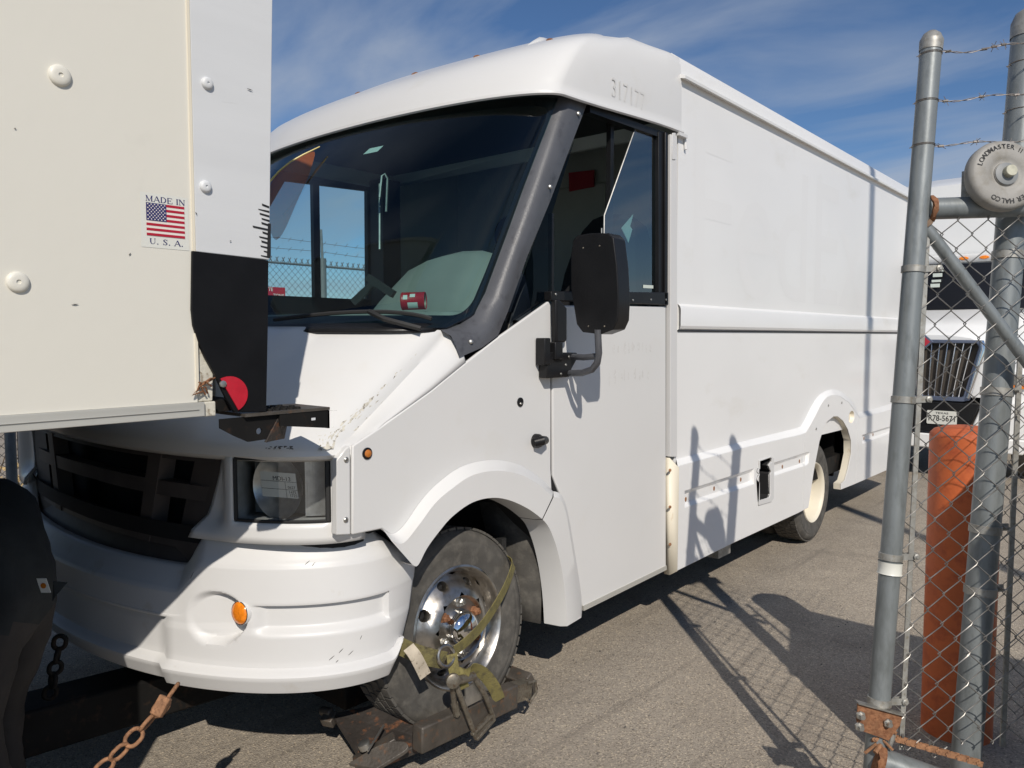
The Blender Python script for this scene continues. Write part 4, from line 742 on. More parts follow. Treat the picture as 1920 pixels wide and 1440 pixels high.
dash = P(grid(dsh, lin(-1, 1, 32), [0, 0.25, 0.5, 0.75, 0.94, 1.0]), 'dashboard', 'dash', smooth=40)
m = MB(); hp = [(-0.889, 1.679), (-0.872, 1.758), (-0.808, 1.86), (-0.705, 1.932), (-0.577, 1.974), (-0.445, 1.987), (-0.322, 1.981), (-0.227, 1.955), (-0.165, 1.878), (-0.135, 1.761), (-0.126, 1.669)]
m.loft([[(a, 2.27, lerp(1.60, b, 0.12)) for a, b in hp], [(a, 2.36, lerp(1.60, b, 0.62)) for a, b in hp], [(a, 2.45, lerp(1.60, b, 0.92)) for a, b in hp], [(a, 2.55, b) for a, b in hp], [(a, 2.66, b - 0.02) for a, b in hp], [(a, 2.68, 1.55) for a, b in hp]]); m.link('instrument_hood', M['dash'], dash, smooth=60)
m = MB(); m.beam(V((-0.566, 2.017, 1.738)), V((-0.497, 2.083, 1.826)), 0.03, 0.03); m.beam(V((-0.443, 1.998, 1.836)), V((-0.362, 2.062, 1.768)), 0.03, 0.065, (-0.6, 0.7, 0)); m.link('radio_mount', M['black_matte'], dash)
m = MB(); c = V((-0.55, 2.90, 1.60)); ax = V((0, -0.55, 0.83)).normalized(); u = V((1, 0, 0)); w = ax.cross(u); m.tube([c + 0.22*(cos(2*pi*i/32)*u + sin(2*pi*i/32)*w) for i in range(32)], 0.016, 8, closed=True); m.tube([c - 0.22*u, c, c + 0.22*u], 0.014, 6); m.tube([c, c - ax*0.4], 0.03, 8); P(m, 'steering_wheel', 'black')
def seat(x, y):
    m = MB(); prof = [(y, 1.08), (y + 0.50, 1.06), (y + 0.62, 1.10), (y + 0.70, 1.35), (y + 0.76, 1.75), (y + 0.80, 2.02), (y + 0.88, 2.05), (y + 0.92, 1.98), (y + 0.84, 1.30), (y + 0.72, 0.94), (y + 0.02, 0.94), (y - 0.02, 1.0)]
    m.plate(prof, x - 0.25, x + 0.25); m.box((x - 0.18, y + 0.05, 0.6), (x + 0.18, y + 0.5, 0.95)); return P(m, 'seat', 'seat', bev=0.06, seg=3)
seat(-0.42, 2.92)
sbk = [(-0.792, 1.568), (-0.765, 1.823), (-0.73, 1.964), (-0.668, 2.101), (-0.6, 2.21), (-0.526, 2.271), (-0.434, 2.292), (-0.328, 2.281), (-0.241, 2.217), (-0.188, 2.067), (-0.162, 1.804), (-0.152, 1.571)]
m = MB(); m.plate(sbk, 3.70, 3.84, mp=lambda y, p, q: (p, y, q)); P(m, 'seat_back', 'seat', smooth=40, bev=0.02, seg=3)
m = MB(); r_ = [(-1.196, 2.734), (-0.986, 2.724), (-0.985, 2.613), (-1.191, 2.605)]; m.plate(r_, 4.385, 4.395, mp=lambda y, a, b: (a, y, b)); P(m, 'red_notice', 'sign_red', smooth=0)
m = MB(); m.lathe((-1.72, 4.36, 2.35), (0, -1, 0), [(0.14, 0), (0.13, 0.02), (0.10, 0.03), (0, 0.02)], 24); P(m, 'fan_cover', 'cab_dark')
m = MB(); m.tube([(-1.054, 2.575, 2.37), (-0.922, 2.46, 2.021)], 0.006, 6); m.tube([(-0.972, 2.505, 2.285), (-0.968, 2.517, 2.39), (-0.957, 2.528, 2.401), (-0.946, 2.535, 2.377), (-0.945, 2.523, 2.214)], 0.006, 6); P(m, 'door_pull_rods', 'steel')
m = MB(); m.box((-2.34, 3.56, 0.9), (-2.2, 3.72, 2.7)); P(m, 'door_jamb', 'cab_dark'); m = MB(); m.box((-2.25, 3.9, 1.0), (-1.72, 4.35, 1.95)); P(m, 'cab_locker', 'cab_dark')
m = MB(); a_ = [V(ws(*q)) for q in ((0.205, 0.835), (0.255, 0.837), (0.247, 0.808), (0.195, 0.806))]; m.add([p + V((0, 0.008, -0.003)) for p in a_], [(0, 1, 2, 3)]); P(m, 'toll_tag', 'paper', smooth=0)

can = MB(); cc = V((-0.426, 2.163, 1.745)); cx_ = V((0.80, 0.59, 0.03)).normalized(); can.lathe(cc, cx_, [(0.0, 0.0), (0.036, 0.0), (0.038, 0.004), (0.0365, 0.008), (0.0365, 0.092), (0.038, 0.096), (0.036, 0.100), (0.033, 0.098), (0.033, 0.02), (0.0, 0.02)], 32)
cano = can.link('tin_can', M['can_red'], smooth=40); tag(cano, 'open red can lying on the dashboard behind the windscreen', 'can')
lb = MB(); tocam = (cam.location - cc).normalized()
f1 = (tocam - cx_*tocam.dot(cx_)).normalized(); f2 = cx_.cross(f1)
lb.loft([[cc + cx_*o + 0.0372*(cos(a)*f1 + sin(a)*f2) for o in (0.030, 0.072)] for a in lin(0.15, 0.95, 8)]); lb.link('can_label', M['paper'], cano, smooth=60)
lb = MB(); lb.loft([[cc + cx_*o + 0.0373*(cos(a)*f1 + sin(a)*f2) for o in (0.012, 0.030)] for a in lin(-0.75, -0.2, 6)]); lb.loft([[cc + cx_*o + 0.0373*(cos(a)*f1 + sin(a)*f2) for o in (0.040, 0.062)] for a in lin(-0.9, -0.45, 6)]); lb.link('can_print', M['sticker'], cano, smooth=60)
m = MB(); m.lathe(cc + cx_*0.021, cx_, [(0.0, 0), (0.0328, 0.0), (0.0328, 0.076)], 24); m.link('can_inside', M['can_in'], cano)

# see-through orange flag and pole before the glass, standing in for a reflection
fl = thing('reflected_flag', 'thin orange flag and bent yellow rod standing in for a windscreen reflection', 'flag', (-1.265, 2.24, 2.412))
m = MB(); m.tube([(-1.292, 2.048, 2.28), (-1.295, 2.103, 2.349), (-1.293, 2.15, 2.401), (-1.279, 2.204, 2.452), (-1.249, 2.261, 2.493), (-1.199, 2.319, 2.533)], [0.006, 0.005, 0.005, 0.004, 0.004, 0.003], 6); m.link('flag_pole', M['brass'], fl)
tp = [(-1.304, 2.094, 2.331), (-1.282, 2.145, 2.397), (-1.27, 2.198, 2.445), (-1.24, 2.254, 2.486), (-1.202, 2.303, 2.52)]; md = [(-1.165, 2.003, 2.178), (-1.149, 2.059, 2.208), (-1.167, 2.13, 2.306), (-1.197, 2.218, 2.404), (-1.186, 2.272, 2.458)]; bt = [(-1.038, 1.93, 2.05), (-0.976, 1.926, 2.005), (-1.008, 1.998, 2.09), (-1.093, 2.108, 2.225), (-1.142, 2.208, 2.352)]
m = MB(); m.loft([tp, md, bt]); o = m.link('flag_reflection', M['flag_reflection'], fl, smooth=60); sb = o.modifiers.new('smooth', 'SUBSURF'); sb.levels = sb.render_levels = 2

# ------------------------------------------------------------------ tow truck box at the left
XB = 0.15
tow = thing('tow_truck', 'cream panelled truck box close by on the left with black corner plate', 'truck', (-1.05, -1.2, 0))
def T(mb, name, mt, **k): return mb.link(name, M[mt], tow, **k)
CE = (0.964, 1.814)[0]          # seam between panel and corner plate
m = MB(); m.plate([(-4.2, 1.432), (CE, 1.432), (CE, 3.75), (-4.2, 3.75)], XB - 0.03, XB); T(m, 'side_panel', 'frp', smooth=0)
m = MB(); m.plate([(-4.2, 1.395), (CE + 0.016, 1.395), (CE + 0.016, 1.4315), (-4.2, 1.4315)], XB - 0.03, XB + 0.006); m.box((XB + 0.006, -4.2, 1.412), (XB + 0.009, CE, 1.415)); T(m, 'bottom_rail', 'alu', bev=0.002)
m = MB(); m.box((-2.25, -4.2, 1.40), (XB - 0.03, 1.10, 1.43)); T(m, 'box_floor', 'chassis')
m = MB(); m.box((-2.25, -4.2, 3.70), (XB - 0.03, 1.15, 3.75)); m.box((-2.25, -4.2, 1.40), (-2.22, 1.15, 3.72)); m.box((-2.25, 1.10, 1.40), (XB - 0.16, 1.13, 3.72)); T(m, 'box_shell', 'frp')
m = MB(); m.plate([(CE + 0.004, 1.812), (1.175, 1.807), (1.2, 2.502), (1.215, 3.75), (CE + 0.004, 3.75)], XB - 0.02, XB + 0.005); T(m, 'corner_plate', 'corner', smooth=0, bev=0.002)
m = MB(); m.box((XB - 0.02, CE - 0.004, 1.45), (XB + 0.004, CE + 0.003, 3.75)); T(m, 'panel_edge', 'cream')
blk = [(0.957, 1.813), (1.171, 1.805), (1.166, 1.643), (1.155, 1.393), (1.061, 1.399), (1.039, 1.436), (1.011, 1.497), (0.983, 1.548), (0.966, 1.587), (0.954, 1.627), (0.951, 1.667)]
m = MB(); m.plate(blk, XB - 0.004, XB + 0.008); T(m, 'black_corner_plate', 'blk_paint', smooth=0, bev=0.002)
rc_ = V((0.16, 1.046, 1.447)); m = MB(); m.plate([(rc_.y + 0.052*cos(a), rc_.z + 0.048*sin(a)) for a in lin(rad(-62), rad(118), 18)], XB + 0.0085, XB + 0.012); T(m, 'red_reflector', 'red_refl', smooth=0)
m = MB(); m.lathe((0.16, 1.027, 1.476), (1, 0, 0), [(0.009, 0), (0.009, 0.006), (0, 0.008)], 8); T(m, 'reflector_bolt', 'steel')
m = MB(); m.plate([(CE + 0.003, 1.432), (CE + 0.044, 1.432), (CE + 0.048, 1.52), (CE + 0.03, 1.58), (CE + 0.014, 1.66), (CE + 0.003, 1.74)], XB - 0.04, XB - 0.006); m.plate([(CE + 0.018, 1.393), (CE + 0.05, 1.393), (CE + 0.05, 1.431), (CE + 0.018, 1.431)], XB - 0.04, XB - 0.002); T(m, 'corner_casting', 'corner_base', smooth=0, bev=0.003)
m = MB(); rr_ = random.Random(2)
for k in range(7):
    p = V((0.15, 0.97, 1.472)) + V((0.0, (rr_.random()-0.5)*0.03, (rr_.random()-0.5)*0.025)); m.tube([p, p + V((0.012, (rr_.random()-0.5)*0.05, (rr_.random()-0.5)*0.03)), p + V((0.004, (rr_.random()-0.3)*0.05, (rr_.random()-0.5)*0.04))], 0.0025, 5)
T(m, 'torn_fixing', 'rust')
# peeling black adhesive marks on the corner edge
m = MB()
for k in range(12):
    y_ = lerp(388, 482, k/11); wv = 6 + 10*rr_.random() + (14 if k == 5 else 0); a = V((0.157, 1.173, 1.881)); z_ = lerp((1.175, 1.949)[1], (1.172, 1.814)[1], k/11); L = wv*0.0019
    m.add([(XB + 0.006, a.y + 0.004, z_ + 0.002), (XB + 0.006, a.y - L, z_ + 0.0045 + 0.004*(rr_.random()-0.4)), (XB + 0.006, a.y - L*0.95, z_ + 0.001), (XB + 0.006, a.y + 0.004, z_ - 0.0035)], [(0, 1, 2, 3)])
m.add([(XB + 0.0062, (1.175, 1.949)[0] - 0.003, 1.905), (XB + 0.0062, (1.175, 1.949)[0] + 0.006, 1.905), (XB + 0.0062, (1.175, 1.949)[0] + 0.004, 1.815), (XB + 0.0062, (1.175, 1.949)[0] - 0.008, 1.815)], [(0, 1, 2, 3)])
T(m, 'adhesive_marks', 'ink', smooth=0, kind='stuff')
def button(px, r):
    m = MB(); m.lathe(px, (1, 0, 0), [(r, 0), (r*1.0, 0.003), (r*0.93, 0.006), (r*0.80, 0.0085), (r*0.5, 0.0095), (r*0.22, 0.0095), (r*0.20, 0.007), (0, 0.007)], 28); return m
for px, r in (((0.15, 0.668, 2.17), 0.0235), ((0.15, 0.571, 1.715), 0.0225)): T(button(px, r), 'panel_button', 'frp', smooth=50)
for px, r in (((0.155, 1.007, 2.235), 0.0155), ((0.155, 0.996, 1.977), 0.0155)): T(button(px, r), 'plate_button', 'corner', smooth=50)
m = MB()
for px, a, l in (((0.151, 0.682, 1.671), 0.1, 0.014), ((0.151, 0.806, 1.793), 0.9, 0.007), ((0.151, 0.577, 2.038), 0.3, 0.004), ((0.157, 0.969, 1.907), -0.9, 0.007), ((0.157, 1.06, 1.847), 0.6, 0.005), ((0.157, 1.125, 2.248), -0.1, 0.016)):
    p = V(px) + V((0.0012, 0, 0)); d = V((0, cos(a), sin(a)))*l/2; m.tube([p - d, p, p + d], [0.0004, 0.0014, 0.0004], 4)
T(m, 'panel_marks', 'scuff_dark', kind='stuff')
# MADE IN USA decal, flat print
yA, yB_ = (0.834, 1.942)[0], (0.952, 1.94)[0]; zT, zB_ = 1.943, 1.813; dw, dh = yB_ - yA, zT - zB_
def D2(a, b, lift): return (XB + lift, yA + a*dw, zB_ + b*dh)
def drect(mb, a0, b0, a1, b1, lift): mb.add([D2(a0, b0, lift), D2(a1, b0, lift), D2(a1, b1, lift), D2(a0, b1, lift)], [(0, 1, 2, 3)])
m = MB(); drect(m, 0, 0, 1, 1, 0.0008); dec = T(m, 'flag_decal', 'sticker', smooth=0)
m = MB(); drect(m, 0.11, 0.22, 0.91, 0.82, 0.0014); m.link('flag_field', M['flag_white'], dec, smooth=0)
m = MB(); sh_ = 0.60/13
for k in range(7):
    b1 = 0.82 - 2*k*sh_; drect(m, 0.525 if k < 4 else 0.11, b1 - sh_, 0.91, b1, 0.0020)
m.link('flag_stripes', M['flag_red'], dec, smooth=0)
m = MB(); drect(m, 0.11, 0.82 - 7*sh_, 0.525, 0.82, 0.0024); m.link('flag_canton', M['navy'], dec, smooth=0)
m = MB()
for r in range(9):
    for c in range(6 if r % 2 == 0 else 5):
        ca = 0.11 + 0.415*((c + (0.5 if r % 2 == 0 else 1.0))/6); cb = 0.82 - 7*sh_*((r + 0.75)/9.5)
        pts = [D2(ca + 0.020*(1 if i % 2 == 0 else 0.45)*sin(2*pi*i/10)*1.0, cb + 0.018*(1 if i % 2 == 0 else 0.45)*cos(2*pi*i/10), 0.0028) for i in range(10)]; m.add(pts, [tuple(range(10))])
m.link('flag_stars', M['flag_white'], dec, smooth=0, kind='stuff')
# serif capitals drawn from strokes: thick and thin stems with small serifs (unit box 0..1)
GL = {'M': (1.1, [((0.12, 0), (0.12, 1), 0.06), ((0.12, 1), (0.5, 0.05), 0.15), ((0.5, 0.05), (0.86, 1), 0.06), ((0.86, 0), (0.86, 1), 0.16)], [(0.12, 0), (0.86, 0), (0.12, 1), (0.88, 1)]),
      'A': (0.95, [((0.08, 0), (0.46, 1), 0.06), ((0.46, 1), (0.84, 0), 0.17), ((0.22, 0.34), (0.68, 0.34), 0.06)], [(0.08, 0), (0.84, 0)]),
      'D': (0.95, [((0.18, 0), (0.18, 1), 0.16), ((0.1, 0.97), (0.5, 0.97), 0.06), ((0.1, 0.03), (0.5, 0.03), 0.06), ((0.5, 0.97), (0.76, 0.75), 0.11), ((0.76, 0.77), (0.80, 0.5), 0.16), ((0.80, 0.5), (0.76, 0.23), 0.16), ((0.76, 0.25), (0.5, 0.03), 0.11)], []),
      'E': (0.85, [((0.18, 0), (0.18, 1), 0.16), ((0.08, 0.97), (0.74, 0.97), 0.06), ((0.08, 0.03), (0.78, 0.03), 0.06), ((0.2, 0.52), (0.56, 0.52), 0.06), ((0.74, 0.98), (0.76, 0.74), 0.05), ((0.78, 0.02), (0.82, 0.28), 0.05), ((0.56, 0.64), (0.56, 0.40), 0.05)], []),
      'I': (0.45, [((0.22, 0), (0.22, 1), 0.16)], [(0.22, 0), (0.22, 1)]),
      'N': (0.95, [((0.14, 0), (0.14, 1), 0.06), ((0.14, 1), (0.80, 0.02), 0.16), ((0.80, 0), (0.80, 1), 0.06)], [(0.14, 0), (0.80, 1), (0.10, 1)]),
      'U': (0.95, [((0.20, 1), (0.20, 0.3), 0.16), ((0.20, 0.32), (0.32, 0.06), 0.13), ((0.32, 0.05), (0.58, 0.05), 0.07), ((0.58, 0.05), (0.76, 0.3), 0.06), ((0.76, 0.3), (0.76, 1), 0.06)], [(0.20, 1), (0.76, 1)]),
      'S': (0.75, [((0.62, 0.80), (0.42, 0.97), 0.07), ((0.42, 0.97), (0.22, 0.90), 0.09), ((0.22, 0.92), (0.14, 0.74), 0.13), ((0.14, 0.74), (0.58, 0.34), 0.15), ((0.60, 0.36), (0.56, 0.12), 0.13), ((0.56, 0.12), (0.34, 0.03), 0.09), ((0.34, 0.03), (0.10, 0.18), 0.07), ((0.62, 1.0), (0.63, 0.72), 0.05), ((0.09, 0.0), (0.09, 0.3), 0.05)], []),
      '.': (0.4, [((0.10, 0.08), (0.26, 0.08), 0.16)], []), ' ': (0.45, [], [])}
def serif_text(txt, a0, b0, a1, hgt, lift):
    tot = sum(GL[c][0] for c in txt); m = MB(); sx = (a1 - a0)/tot; x = 0
    for c in txt:
        adv, st, se = GL[c]
        for (p, q, w) in st + [((x_ - 0.13, y_ + (0.03 if y_ == 0 else -0.03)), (x_ + 0.13, y_ + (0.03 if y_ == 0 else -0.03)), 0.06) for x_, y_ in se]:
            d = V((q[0]-p[0], q[1]-p[1])); n_ = V((-d.y, d.x)).normalized()*w/2
            m.add([D2(a0 + (x + e[0])*sx, b0 + e[1]*hgt, lift + 0.00002*len(m.f)) for e in ((p[0]-n_.x, p[1]-n_.y), (q[0]-n_.x, q[1]-n_.y), (q[0]+n_.x, q[1]+n_.y), (p[0]+n_.x, p[1]+n_.y))], [(0, 1, 2, 3)])
        x += adv
    return m
serif_text('MADE IN', 0.11, 0.845, 0.93, 0.105, 0.0012).link('decal_lettering', M['navy'], dec, smooth=0)
serif_text('U. S. A.', 0.16, 0.065, 0.88, 0.105, 0.0012).link('decal_lettering', M['navy'], dec, smooth=0)
# rear step bracket: perforated tread plate, open channel and bent gusset
m = MB(); sa, sb_ = (1.05, 1.406), (1.346, 1.382)
y0_, y1_ = CE + 0.12, 1.355
m.plate([(XB + 0.02, y0_), (XB + 0.02, y1_), (XB - 0.16, y1_), (XB - 0.20, y0_)], 1.385, 1.393, mp=lambda z, a, b: (a, b, z)); stp = T(m, 'rear_step', 'steel_dirty', smooth=0)
m = MB(); m.plate([(1.19, 1.384), (y1_, 1.384), (y1_, 1.331), (1.19, 1.352)], XB + 0.012, XB + 0.018); m.box((XB - 0.16, y1_ - 0.006, 1.331), (XB + 0.018, y1_, 1.384)); m.link('step_flange', M['chassis'], stp, smooth=0)
m = MB(); m.box((XB + 0.0175, 1.292, 1.359), (XB + 0.0195, 1.305, 1.366)); m.link('step_hole', M['corner'], stp, smooth=0)
m = MB()
for k in range(6):
    for j in range(3): m.lathe((XB - 0.01 - 0.045*j, 1.155 + 0.022*k + 0.011*(j % 2), 1.393), (0, 0, 1), [(0.010, 0), (0.0085, 0.006), (0.006, 0.006), (0.005, 0)], 8)
m.link('grip_teeth', M['chassis'], stp, kind='stuff')
m = MB(); m.plate([(1.02, 1.384), (1.21, 1.384), (1.188, 1.358), (1.168, 1.342), (1.155, 1.318), (1.10, 1.316), (1.06, 1.336), (1.02, 1.360)], XB + 0.0, XB + 0.006, [circ(1.133, 1.342, 0.009, 12)]); m.link('step_gusset', M['chassis'], stp, smooth=0)
m = MB(); m.loft([[(XB + 0.006, 1.19, 1.372), (XB + 0.006, 1.15, 1.310)], [(XB - 0.02, 1.235, 1.350), (XB - 0.02, 1.225, 1.311)]]); m.link('bent_strut', M['rust_plate'], stp, solid=0.006, smooth=0)
m = MB(); m.box((-2.2, -4.0, 0.30), (0.08, 0.42, 1.395)); T(m, 'under_body_blocker', 'chassis'); m = MB(); m.box((-1.95, 0.42, 0.9), (-1.75, 1.05, 1.39)); T(m, 'subframe', 'chassis')  # unseen mass added under the box to keep fill light off the bumper
m = MB(); m.box((-1.6, -6.2, 0.55), (-0.5, -4.0, 0.85)); T(m, 'chassis_frame', 'chassis')
for x_ in (0.0, -2.1):
    m = MB(); tyre(m, (x_ + (0.06 if x_ == 0 else -0.06), -2.2, 0.48), (1, 0, 0), 0.48, 0.28, 0.28); m.lathe((x_, -2.2, 0.48), (1, 0, 0), [(0.285, 0.10), (0.24, 0.02), (0.1, 0.05), (0, 0.05)], 24); T(m, 'wheel', 'tyre', smooth=50)
m = MB(); m.plate([(-6.4, 0.6), (-4.4, 0.6), (-4.4, 2.6), (-5.3, 2.6), (-5.8, 1.8), (-6.4, 1.6)], -2.15, 0.0); T(m, 'cab', 'truck_white', bev=0.06, seg=3)

# ------------------------------------------------------------------ wheel lift under the front axle
lift = thing('wheel_lift', 'rusty dark steel wheel lift cradling the van front wheel, its long boom under the bumper', 'wheel lift', (-0.9, 1.7, 0.1))
def Lk(mb, name, mt, **k): return mb.link(name, M[mt], lift, **k)
m = MB(); m.beam((-0.93, -0.6, 0.36), (-0.93, 1.86, 0.19), 0.19, 0.16); Lk(m, 'boom', 'chassis', bev=0.01)
m = MB(); m.box((-2.2, 1.84, 0.10), (-0.42, 1.98, 0.24)); Lk(m, 'crossbar', 'chassis', bev=0.008)
m = MB(); A_, B_, C_, D_ = V((-0.349, 1.722, 0.16)), V((-0.189, 1.898, 0.2)), V((0.04, 1.872, 0.13)), V((-0.058, 1.66, 0.09))
m.add([A_, B_, C_, D_, A_ - V((0, 0, 0.015)), B_ - V((0, 0, 0.015)), C_ - V((0, 0, 0.03)), D_ - V((0, 0, 0.03))], [(0, 1, 2, 3), (7, 6, 5, 4), (0, 4, 5, 1), (1, 5, 6, 2), (2, 6, 7, 3), (3, 7, 4, 0)]); pl_ = Lk(m, 'cradle_plate', 'rust_plate', smooth=0, bev=0.004)
m = MB(); m.beam(V((-0.346, 1.695, 0.13)), V((-0.361, 1.736, 0.155)), 0.05, 0.04); m.tube([A_ + V((0, 0, 0.004)), A_ + V((-0.05, -0.01, 0.0))], 0.018, 8); Lk(m, 'pivot_lug', 'steel_dirty', bev=0.004)
# square receiver tube and round ear at the near corner
m = MB(); r0_ = V((-0.077, 1.657, 0.1)); r1_ = V((-0.019, 1.74, 0.15)); dr = (r1_ - r0_).normalized(); m.beam(r0_ - dr*0.03, r1_ + dr*0.02, 0.055, 0.055); Lk(m, 'receiver_tube', 'steel_dirty', bev=0.004)
m = MB(); e0 = V((0.001, 1.689, 0.13)); m.plate([(-0.055, -0.10), (0.055, -0.10), (0.055, 0.0)] + [(0.055*cos(a), 0.055*sin(a)) for a in lin(0, pi, 10)][1:], -0.006, 0.006, mp=lambda z, a, b: tuple(e0 + dr*(b + 0.02) + V((0.7, 0.3, 0)).normalized()*a + V((-0.2, -0.3, 0.9)).normalized()*(z + 0.012))); Lk(m, 'pivot_ear', 'steel_dirty', smooth=0, bev=0.002)
m = MB(); m.tube([V((-0.02, 1.631, 0.17)), V((-0.085, 1.755, 0.19))], 0.004, 6); m.lathe(V((-0.064, 1.652, 0.165)), (-0.2, -0.3, 0.9), [(0.022, -0.01), (0.022, 0.012), (0.014, 0.016), (0, 0.016)], 12); Lk(m, 'locking_pin', 'steel')
# outer side arm along the tyre and its hook end
s0_, s1_ = V((0.07, 1.777, 0.184)), V((0.085, 2.281, 0.167)); m = MB(); m.beam(s0_, s1_, 0.055, 0.095); Lk(m, 'side_arm', 'steel_dirty', bev=0.006)
m = MB(); m.beam(s1_ - V((0, 0.02, -0.01)), s1_ + V((0.0, 0.09, -0.005)), 0.05, 0.07); m.tube([s1_ + V((0.03, 0.055, 0.035)), s1_ + V((0.035, 0.10, 0.03)), s1_ + V((0.035, 0.105, -0.02)), s1_ + V((0.03, 0.07, -0.05)), s1_ + V((0.03, 0.05, -0.03))], 0.006, 8); Lk(m, 'hook_end', 'ratchet')
m = MB(); m.box((-0.45, 2.40, 0.09), (0.06, 2.46, 0.19), Matrix.Rotation(0.5, 3, 'X')); Lk(m, 'rear_roller', 'steel_dirty', bev=0.006)

# ------------------------------------------------------------------ ratchet strap over the wheel
strap = thing('ratchet_strap', 'dirty yellow-green ratchet strap tied across the front wheel', 'strap', (0.1, 1.907, 0.454))
def ribbon(pts, w, wd, n=6, thick=0.003):
    P_ = [V(p) for p in pts]; out = []
    for i in range((len(P_)-1)*n + 1):   # Catmull-Rom through the points
        k = min(i//n, len(P_)-2); t = i/n - k; p0, p1, p2, p3 = P_[max(k-1, 0)], P_[k], P_[k+1], P_[min(k+2, len(P_)-1)]
        out.append(0.5*((2*p1) + (p2-p0)*t + (2*p0-5*p1+4*p2-p3)*t*t + (3*p1-p0-3*p2+p3)*t**3))
    m = MB(); L = []
    for i, p in enumerate(out):
        d = (out[min(i+1, len(out)-1)] - out[max(i-1, 0)]).normalized(); wv = wd(i/(len(out)-1)) if callable(wd) else V(wd); s_ = (wv - d*wv.dot(d)).normalized()*w/2; nn = d.cross(s_).normalized()*thick/2
        L.append([p - s_ + nn, p + nn*1.6, p + s_ + nn, p + s_ - nn, p - nn*0.6, p - s_ - nn])
    m.loft(L, True); return m
def Sk(mb, name, mt, **k): return mb.link(name, M[mt], strap, **k)
Sk(ribbon([(-0.06, 2.43, 0.653), (-0.01, 2.393, 0.644), (0.035, 2.283, 0.578), (0.075, 2.128, 0.507), (0.095, 2.013, 0.475), (0.1, 1.929, 0.458)], 0.050, lambda t: V((0.25, -0.62, 0.74))), 'upper_strap', 'strap')
Sk(ribbon([(0, 1.768, 0.502), (0.045, 1.785, 0.489), (0.085, 1.824, 0.469), (0.095, 1.891, 0.438)], 0.062, (0.1, 0.25, 1)), 'left_strap', 'strap_dark')
Sk(ribbon([(0.058, 1.751, 0.521), (0.085, 1.761, 0.489), (0.09, 1.801, 0.409)], 0.044, (0.3, 1, 0.15), thick=0.002), 'strap_tag', 'tag_fabric')
m = MB(); c = V((0.1, 1.891, 0.455)); u_, w_ = V((0.1, 0.95, -0.15)).normalized(), V((-0.2, 0.1, 1)).normalized(); m.tube([c + 0.036*(cos(2*pi*i/24)*u_ + sin(2*pi*i/24)*w_) for i in range(24)], 0.0075, 8, closed=True); Sk(m, 'steel_ring', 'chrome')
Sk(ribbon([(0.105, 1.916, 0.456), (0.112, 1.917, 0.411), (0.115, 1.93, 0.352)], 0.042, (0.3, 0.9, 0.2)), 'ratchet_strap_web', 'strap')
Sk(ribbon([(0.115, 1.963, 0.312), (0.125, 1.947, 0.368), (0.13, 1.981, 0.39), (0.13, 2.053, 0.346), (0.125, 2.121, 0.267), (0.115, 2.163, 0.198)], 0.048, lambda t: V((0.35, 0.5, 0.5)).lerp(V((0.25, 0.8, -0.25)), t)), 'loose_end', 'strap')
rp = [V((0.125, 1.909, 0.366)), V((0.125, 1.986, 0.355)), V((0.125, 2.008, 0.191)), V((0.125, 2.097, 0.178))]
m = MB()
for a, b, c_ in (((0.125, 1.903, 0.376), (0.135, 1.942, 0.274), (0.13, 2.017, 0.108)), ((0.125, 1.998, 0.363), (0.135, 2.056, 0.268), (0.125, 2.118, 0.149))):
    m.tube([a, b, c_], [0.012, 0.011, 0.009], 6)
m.beam(V((0.13, 2.014, 0.107)), V((0.125, 2.121, 0.143)), 0.02, 0.012); m.beam(V((0.13, 1.994, 0.132)), V((0.125, 2.109, 0.163)), 0.016, 0.012); rt_ = Sk(m, 'ratchet_handle', 'ratchet', bev=0.002)
m = MB(); m.tube([(0.13, 1.893, 0.369), (0.13, 2.004, 0.35)], 0.016, 12); m.lathe(V((0.145, 1.883, 0.379)), (0.8, -0.5, 0.1), [(0.026, -0.01), (0.026, 0.006), (0.018, 0.01), (0, 0.01)], 16); m.link('ratchet_spool', M['ratchet'], rt_)
m = MB(); m.beam(V((0.12, 1.969, 0.295)), V((0.12, 2.055, 0.289)), 0.045, 0.006, (0.9, 0, 0.1)); m.beam(V((0.115, 1.962, 0.26)), V((0.115, 2.054, 0.259)), 0.02, 0.03); m.link('pawl_plate', M['steel'], rt_)
m = MB(); m.tube([(0.12, 1.903, 0.339), (0.115, 1.921, 0.256), (0.11, 1.937, 0.22)], [0.010, 0.011, 0.010], 8); m.tube([(0.112, 1.921, 0.274), (0.112, 1.935, 0.226)], 0.014, 10); m.link('ratchet_bolt', M['ratchet'], rt_)

# ------------------------------------------------------------------ tow chains
def chain(name, label, pts, L, r, mt, group=None):
    pts = [V(p) for p in pts]; t = thing(name, label, 'chain', pts[0], group)
    seg = [(pts[i+1] - pts[i]).length for i in range(len(pts)-1)]; tot = sum(seg); n = max(2, int(tot/(L*0.72)))
    src = []
    for k in range(n):
        d = (k + 0.5)*tot/n; i = 0
        while d > seg[i] and i < len(seg)-1: d -= seg[i]; i += 1
        ax = (pts[i+1] - pts[i]).normalized(); c = pts[i] + ax*d; s0 = ax.cross(V((0.3, 0.5, 0.8))).normalized(); s1 = ax.cross(s0); tw = 0.3*sin(k*1.7); q = (s0 if k % 2 else s1); q = Matrix.Rotation(tw, 3, ax) @ q
        hl_, hw = L/2 - r, 0.30*L; path = [c + ax*((hl_ - hw) + hw*sin(a))*1 + q*hw*cos(a) for a in lin(0, pi, 7)] + [c - ax*((hl_ - hw) + hw*sin(a)) - q*hw*cos(a) for a in lin(0, pi, 7)]
        m = MB(); m.tube(path, r, 7, closed=True); m.link('chain_link', M[mt], t, smooth=60)
    return t
